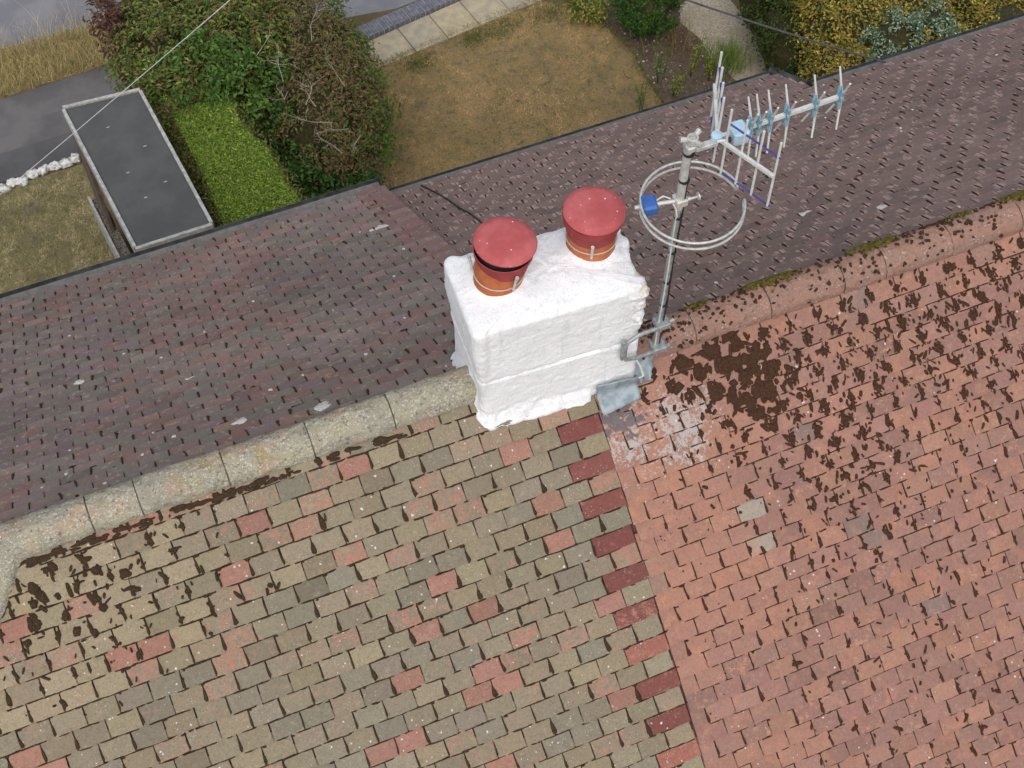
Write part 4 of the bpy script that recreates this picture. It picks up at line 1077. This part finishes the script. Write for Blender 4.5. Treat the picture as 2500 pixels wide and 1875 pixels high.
# round evergreen and its yellow neighbour by the bed
eE = [(4.80, 8.28, G+.32, .40, .42, .40)]
P, N = clumped(110, 5200, ellipsoids(eE), .04)
sh = plant('round_evergreen', (4.80, 8.28, G), 'rounded dark green evergreen bush between bed and gravel path', 'shrub', [('foliage', leaves(P, .045, .5, pal((60, 92, 30), (48, 80, 26), (74, 106, 38), (40, 66, 24)), .7, N))], branchy((4.80, 8.28, G), [(4.7, 8.2, G+.6), (4.95, 8.35, G+.6)], .015))
cores(eE, 'inner_growth', sh); adopt(sh)
eY = [(4.22, 8.74, G+.16, .24, .2, .24)]
P, N = clumped(40, 700, ellipsoids(eY), .055)
plant('golden_shrub', (4.22, 8.74, G), 'small golden-leaved shrub at the far corner of the lawn', 'shrub', [('foliage', leaves(P, .055, .5, pal((146, 146, 60), (112, 124, 50), (160, 152, 78), (88, 106, 42)), .8, N))], branchy((4.22, 8.74, G), [(4.1, 8.7, G+.35), (4.3, 8.8, G+.35)], .01))
# golden hedge beyond the right eaves
eG = [(6.5, 6.55, G+.7, .55, .65, .85), (7.3, 6.6, G+.75, .75, .65, .85), (8.1, 6.5, G+.7, .7, .7, .85), (6.75, 7.5, G+.75, .62, .7, .85), (7.6, 7.4, G+.75, .8, .7, .8), (6.15, 5.9, G+.6, .45, .5, .7), (7.0, 5.7, G+.65, .7, .5, .75), (8.0, 5.7, G+.65, .7, .5, .75)]
P, N = clumped(2200, 62000, ellipsoids(eG), .055)
sh = plant('golden_hedge', (7.1, 6.6, G), 'overgrown golden-green hedge along the gravel path', 'hedge', [('foliage', leaves(P, .046, .5, pal((178, 158, 66), (160, 146, 62), (142, 140, 62), (118, 124, 54), (190, 168, 86), (104, 112, 48), (166, 130, 72)), .5, N))], branchy((7., 6.6, G), [(6.6, 6.6, G+1.2), (7.4, 6.8, G+1.2), (7., 6., G+1.1)], .02))
cores(eG, 'inner_growth', sh, .86); adopt(sh)
eD = [(5.95, 7.0, G+.45, .25, .6, .6), (6.05, 7.7, G+.5, .3, .5, .65)]
P, N = clumped(120, 4600, ellipsoids(eD), .05)
sh = plant('dark_path_shrub', (6., 7.3, G), 'dark green shrub leaning over the gravel path edge', 'shrub', [('foliage', leaves(P, .045, .5, pal((66, 82, 30), (52, 70, 26), (84, 92, 36), (44, 58, 22)), .5, N))], branchy((6., 7.3, G), [(5.9, 7.1, G+.7), (6.1, 7.6, G+.8)], .015))
cores(eD, 'inner_growth', sh); adopt(sh)
eV = [(6.72, 5.95, G+1.1, .42, .32, .5), (7.2, 5.92, G+1.05, .4, .32, .5)]
P, N = clumped(90, 4200, ellipsoids(eV), .045)
sh = plant('variegated_shrub', (7., 5.95, G), 'silvery white-edged variegated shrub against the right gutter', 'shrub', [('foliage', leaves(P, .04, .5, pal((168, 182, 160), (134, 156, 134), (96, 126, 90), (190, 198, 178), (80, 112, 78), (90, 118, 84)), .6, N))], branchy((7., 5.95, G), [(6.8, 5.95, G+1.3), (7.2, 5.95, G+1.2)], .012))
cores(eV, 'inner_growth', sh); adopt(sh)
eK = [(8.95, 6.2, G+.9, .5, .6, .9), (9.4, 5.6, G+.9, .6, .6, .9)]
P, N = clumped(140, 6000, ellipsoids(eK), .06)
sh = plant('dark_conifer', (9.1, 6., G), 'very dark green bush at the top right corner', 'shrub', [('foliage', leaves(P, .05, .4, pal((36, 66, 34), (28, 54, 28), (46, 78, 40)), .5, N))], branchy((9.1, 6., G), [(9., 6.1, G+1.5)], .03))
cores(eK, 'inner_growth', sh); adopt(sh)
# thin plants at the bed's near edge
def sprig(x, y, h, n, cols, label, nm='leafy_sprig', sz=.045):
    mb = MB(); Ps = []
    for k in range(n):
        a = random.random()*6.28; t = Vector((x+math.cos(a)*h*.16, y+math.sin(a)*h*.16, G+h*random.uniform(.75, 1.))); mb.tube([(x+random.gauss(0, .02), y+random.gauss(0, .02), G), tuple(t)], [.005, .002], 5)
        for q_ in np.linspace(.25, 1, 26): Ps.append(np.array([x, y, G])*(1-q_)+np.array(t)*q_+rng.normal(0, .022, 3))
    plant(nm, (x, y, G), label, 'plant', [('foliage', leaves(np.array(Ps), sz, .4, cols, .6))], mb)
yg = pal((150, 160, 48), (130, 146, 46), (108, 130, 44)); gg = pal((96, 128, 56), (80, 112, 50), (112, 140, 70))
sprig(4.63, 7.05, .5, 4, yg, 'yellow-green leafy sprig nearest the bed edge')
sprig(4.95, 7.3, .75, 4, yg, 'tallest yellow-green sprig standing in the bare bed')
sprig(5.15, 7.15, .45, 3, yg, 'small yellow-green sprig right of the tallest one')
sprig(4.55, 7.35, .7, 4, gg, 'feathery grey-green weed at the lawn corner')
sprig(4.15, 7.0, .55, 3, gg, 'feathery green weed in the lawn by the gutter')
def tuft(x, y, n, h, cols, label, nm='grass_tuft', rad=.1, spread=.35, wd=.006):
    V, F, CC = blades(np.column_stack([x+rng.normal(0, rad, n), y+rng.normal(0, rad, n)]), h, wd, spread, cols, G)
    e = empty(nm, (x, y, G), label, 'plant'); tag(obj('blades', V, F, M_grass, e, cols=CC), kind='stuff'); adopt(e)
def blades(P2, h, wd, spread, cols, z):
    n = len(P2); hh = h*rng.uniform(.5, 1.2, n); a = rng.random(n)*2*np.pi; ln = rng.normal(0, spread, (n, 2))
    b = np.column_stack([np.cos(a), np.sin(a), np.zeros(n)])*(wd/2)
    p0 = np.column_stack([P2, np.full(n, z)]); tip = p0+np.column_stack([ln*hh[:, None], hh]); mid = p0+np.column_stack([ln*hh[:, None]*.35, hh*.55])
    V = np.stack([p0-b, p0+b, mid+b*.8, mid-b*.8, tip], 1).reshape(-1, 3); i = (np.arange(n)*5)[:, None]
    F = np.vstack([i+np.array([0, 1, 2]), i+np.array([0, 2, 3]), i+np.array([3, 2, 4])])
    ci = cols[rng.integers(len(cols), size=n)]*(1+rng.normal(0, .15, (n, 1))); CC = np.repeat(np.hstack([np.clip(ci, .005, 1), np.ones((n, 1))]), 5, 0)
    return V, F, CC
tuft(5.48, 7.32, 260, .4, pal((122, 146, 58), (100, 128, 48), (148, 160, 84)), 'bright green grass tuft beside the gravel path', rad=.12, wd=.009)
tuft(5.0, 7.85, 240, .28, pal((150, 128, 88), (130, 110, 76)), 'dry straw-coloured tuft on the soil bed', rad=.16)

# grass
def patchy(P2, cols_a, cols_b, sc, seed, thr=0.):
    f = np.array([mn.noise((p[0]*sc+seed, p[1]*sc, seed)) for p in P2]); return f > thr
def fringe(poly, step, width):
    out = []
    for (ax_, ay_), (bx_, by_) in zip(poly, poly[1:]+poly[:1]):
        L_ = math.hypot(bx_-ax_, by_-ay_); n_ = int(L_/step); f = rng.random((n_, 1))
        out.append(np.array([[ax_, ay_]])*(1-f)+np.array([[bx_, by_]])*f+rng.normal(0, width, (n_, 2))*(1+1.5*np.array([[max(0, mn.noise((ax_*3+q_[0]*9, ay_*3, 1)))] for q_ in f])))
    return np.vstack(out)
def patch_blades(lp, pals, z, h, wd, sp):
    # dry turf grows in drifts of tan, straw, olive and greyish thatch
    f = np.array([(mn.noise((p[0]*1.1, p[1]*1.1, 3.))*.8+mn.noise((p[0]*4.3, p[1]*4.3, 8.))*.9+mn.noise((p[0]*13, p[1]*13, 1.))*.7) for p in lp])+rng.normal(0, .16, len(lp))
    q = np.quantile(f, np.linspace(0, 1, len(pals)+1)); out = []
    for k in range(len(pals)):
        m_ = (f >= q[k]) & (f <= q[k+1]); out.append(blades(lp[m_], h, wd, sp, pals[k], z))
    return out
lp = poly_pts(lawnM_poly, 75000); lp = lp[lp[:, 1] > 5.6]
lawn_parts = patch_blades(lp, [pal((150, 136, 120), (132, 120, 106)), pal((142, 132, 84), (126, 126, 80), (118, 126, 76)), pal((172, 150, 100), (158, 142, 94)), pal((194, 158, 108), (178, 142, 94)), pal((218, 188, 144), (202, 172, 126))], G+.02, .024, .006, .9)
def join(*L):
    o = 0; VV, FF, CC = [], [], []
    for V, F, c in L: VV.append(V); FF.append(F+o); CC.append(c); o += len(V)
    return np.vstack(VV), np.vstack(FF), np.vstack(CC)
gpt = []
for cx_, cy_, r_ in ((1.95, 8.75, .2), (3.1, 8.95, .3), (2.75, 8.9, .2), (3.75, 8.95, .25), (3.5, 6.6, .3), (4.1, 6.7, .35), (2.2, 6.1, .35), (1.4, 5.9, .3)):
    gpt.append(np.column_stack([cx_+rng.normal(0, r_*.6, 700), cy_+rng.normal(0, r_*.35, 700)]))
gpt = np.vstack(gpt); gpt = gpt[in_poly(gpt, lawnM_poly)]
Vc = blades(gpt, .03, .006, .8, pal((92, 104, 48), (80, 94, 44), (106, 110, 58)), G+.02)
fp = fringe(lawnM_poly, .0011, .028); Vd = blades(fp, .032, .0065, .8, pal((132, 122, 76), (116, 116, 70), (150, 130, 86), (100, 108, 58)), G+.015)
V, F, CC = join(*lawn_parts, Vc, Vd)
tag(obj('lawn_grass', V, F, M_grass, cols=CC), 'short parched grass covering the brown lawn', kind='stuff')
lp = poly_pts([(-4.4, 6.2), (-2.25, 6.2), (-2.25, 8.72), (-4.4, 8.66)], 36000)
V, F, CC = join(*patch_blades(lp, [pal((150, 142, 124), (136, 128, 110)), pal((150, 150, 98), (136, 140, 90)), pal((172, 164, 120), (160, 154, 108)), pal((192, 178, 138), (180, 166, 126)), pal((210, 198, 164), (196, 182, 146))], G+.02, .026, .006, .9))
tag(obj('lawn_grass', V, F, M_grass, cols=CC), 'short dull grass on the lawn left of the canopy', kind='stuff')
vp = poly_pts([(-4.2, 10.04), (-1.6, 10.2), (-1.5, 10.9), (-4.2, 10.85)], 9000)
V1 = blades(vp, .16, .006, .5, pal((206, 188, 142), (192, 174, 124), (174, 156, 108), (160, 154, 100)), G+.02)
vp2 = poly_pts([(-4.2, 10.6), (-1.6, 10.7), (-1.5, 11.1), (-4.2, 11.0)], 420)
V2 = blades(vp2, .42, .004, .35, pal((206, 194, 164), (190, 174, 142)), G+.02)
V, F, CC = join(V1, V2); tag(obj('verge_grass', V, F, M_grass, cols=CC), 'long dry straw grass on the roadside verge', kind='stuff')

# stones and litter on the bed
sp = poly_pts(bed_poly, 900); sp = np.vstack([sp[sp[:, 1] > 6.6], poly_pts([(-.2, 6.3), (1.3, 6.4), (1.3, 7.2), (-.2, 6.9)], 260)])
VV, FF = [], []; o_ = 0
oc = np.array([(1, 0, 0), (0, 1, 0), (-1, 0, 0), (0, -1, 0), (0, 0, 1), (0, 0, -.4)], float); of = np.array([(0, 1, 4), (1, 2, 4), (2, 3, 4), (3, 0, 4), (1, 0, 5), (2, 1, 5), (3, 2, 5), (0, 3, 5)])
cc_ = []
for p in sp:
    r_ = .006+.012*rng.random()**3; VV.append(oc*r_*rng.uniform(.7, 1.3, 3)+np.array([p[0], p[1], G+.018])); FF.append(of+o_); o_ += 6; g_ = rng.uniform(.18, .62); cc_.append(np.tile([g_, g_*.93, g_*.84, 1], (6, 1)))
tag(obj('bed_pebbles', np.vstack(VV), np.vstack(FF), leaf_mat('pebble', .9, 0.), cols=np.vstack(cc_)), 'small pale pebbles scattered on the bare soil', kind='stuff')
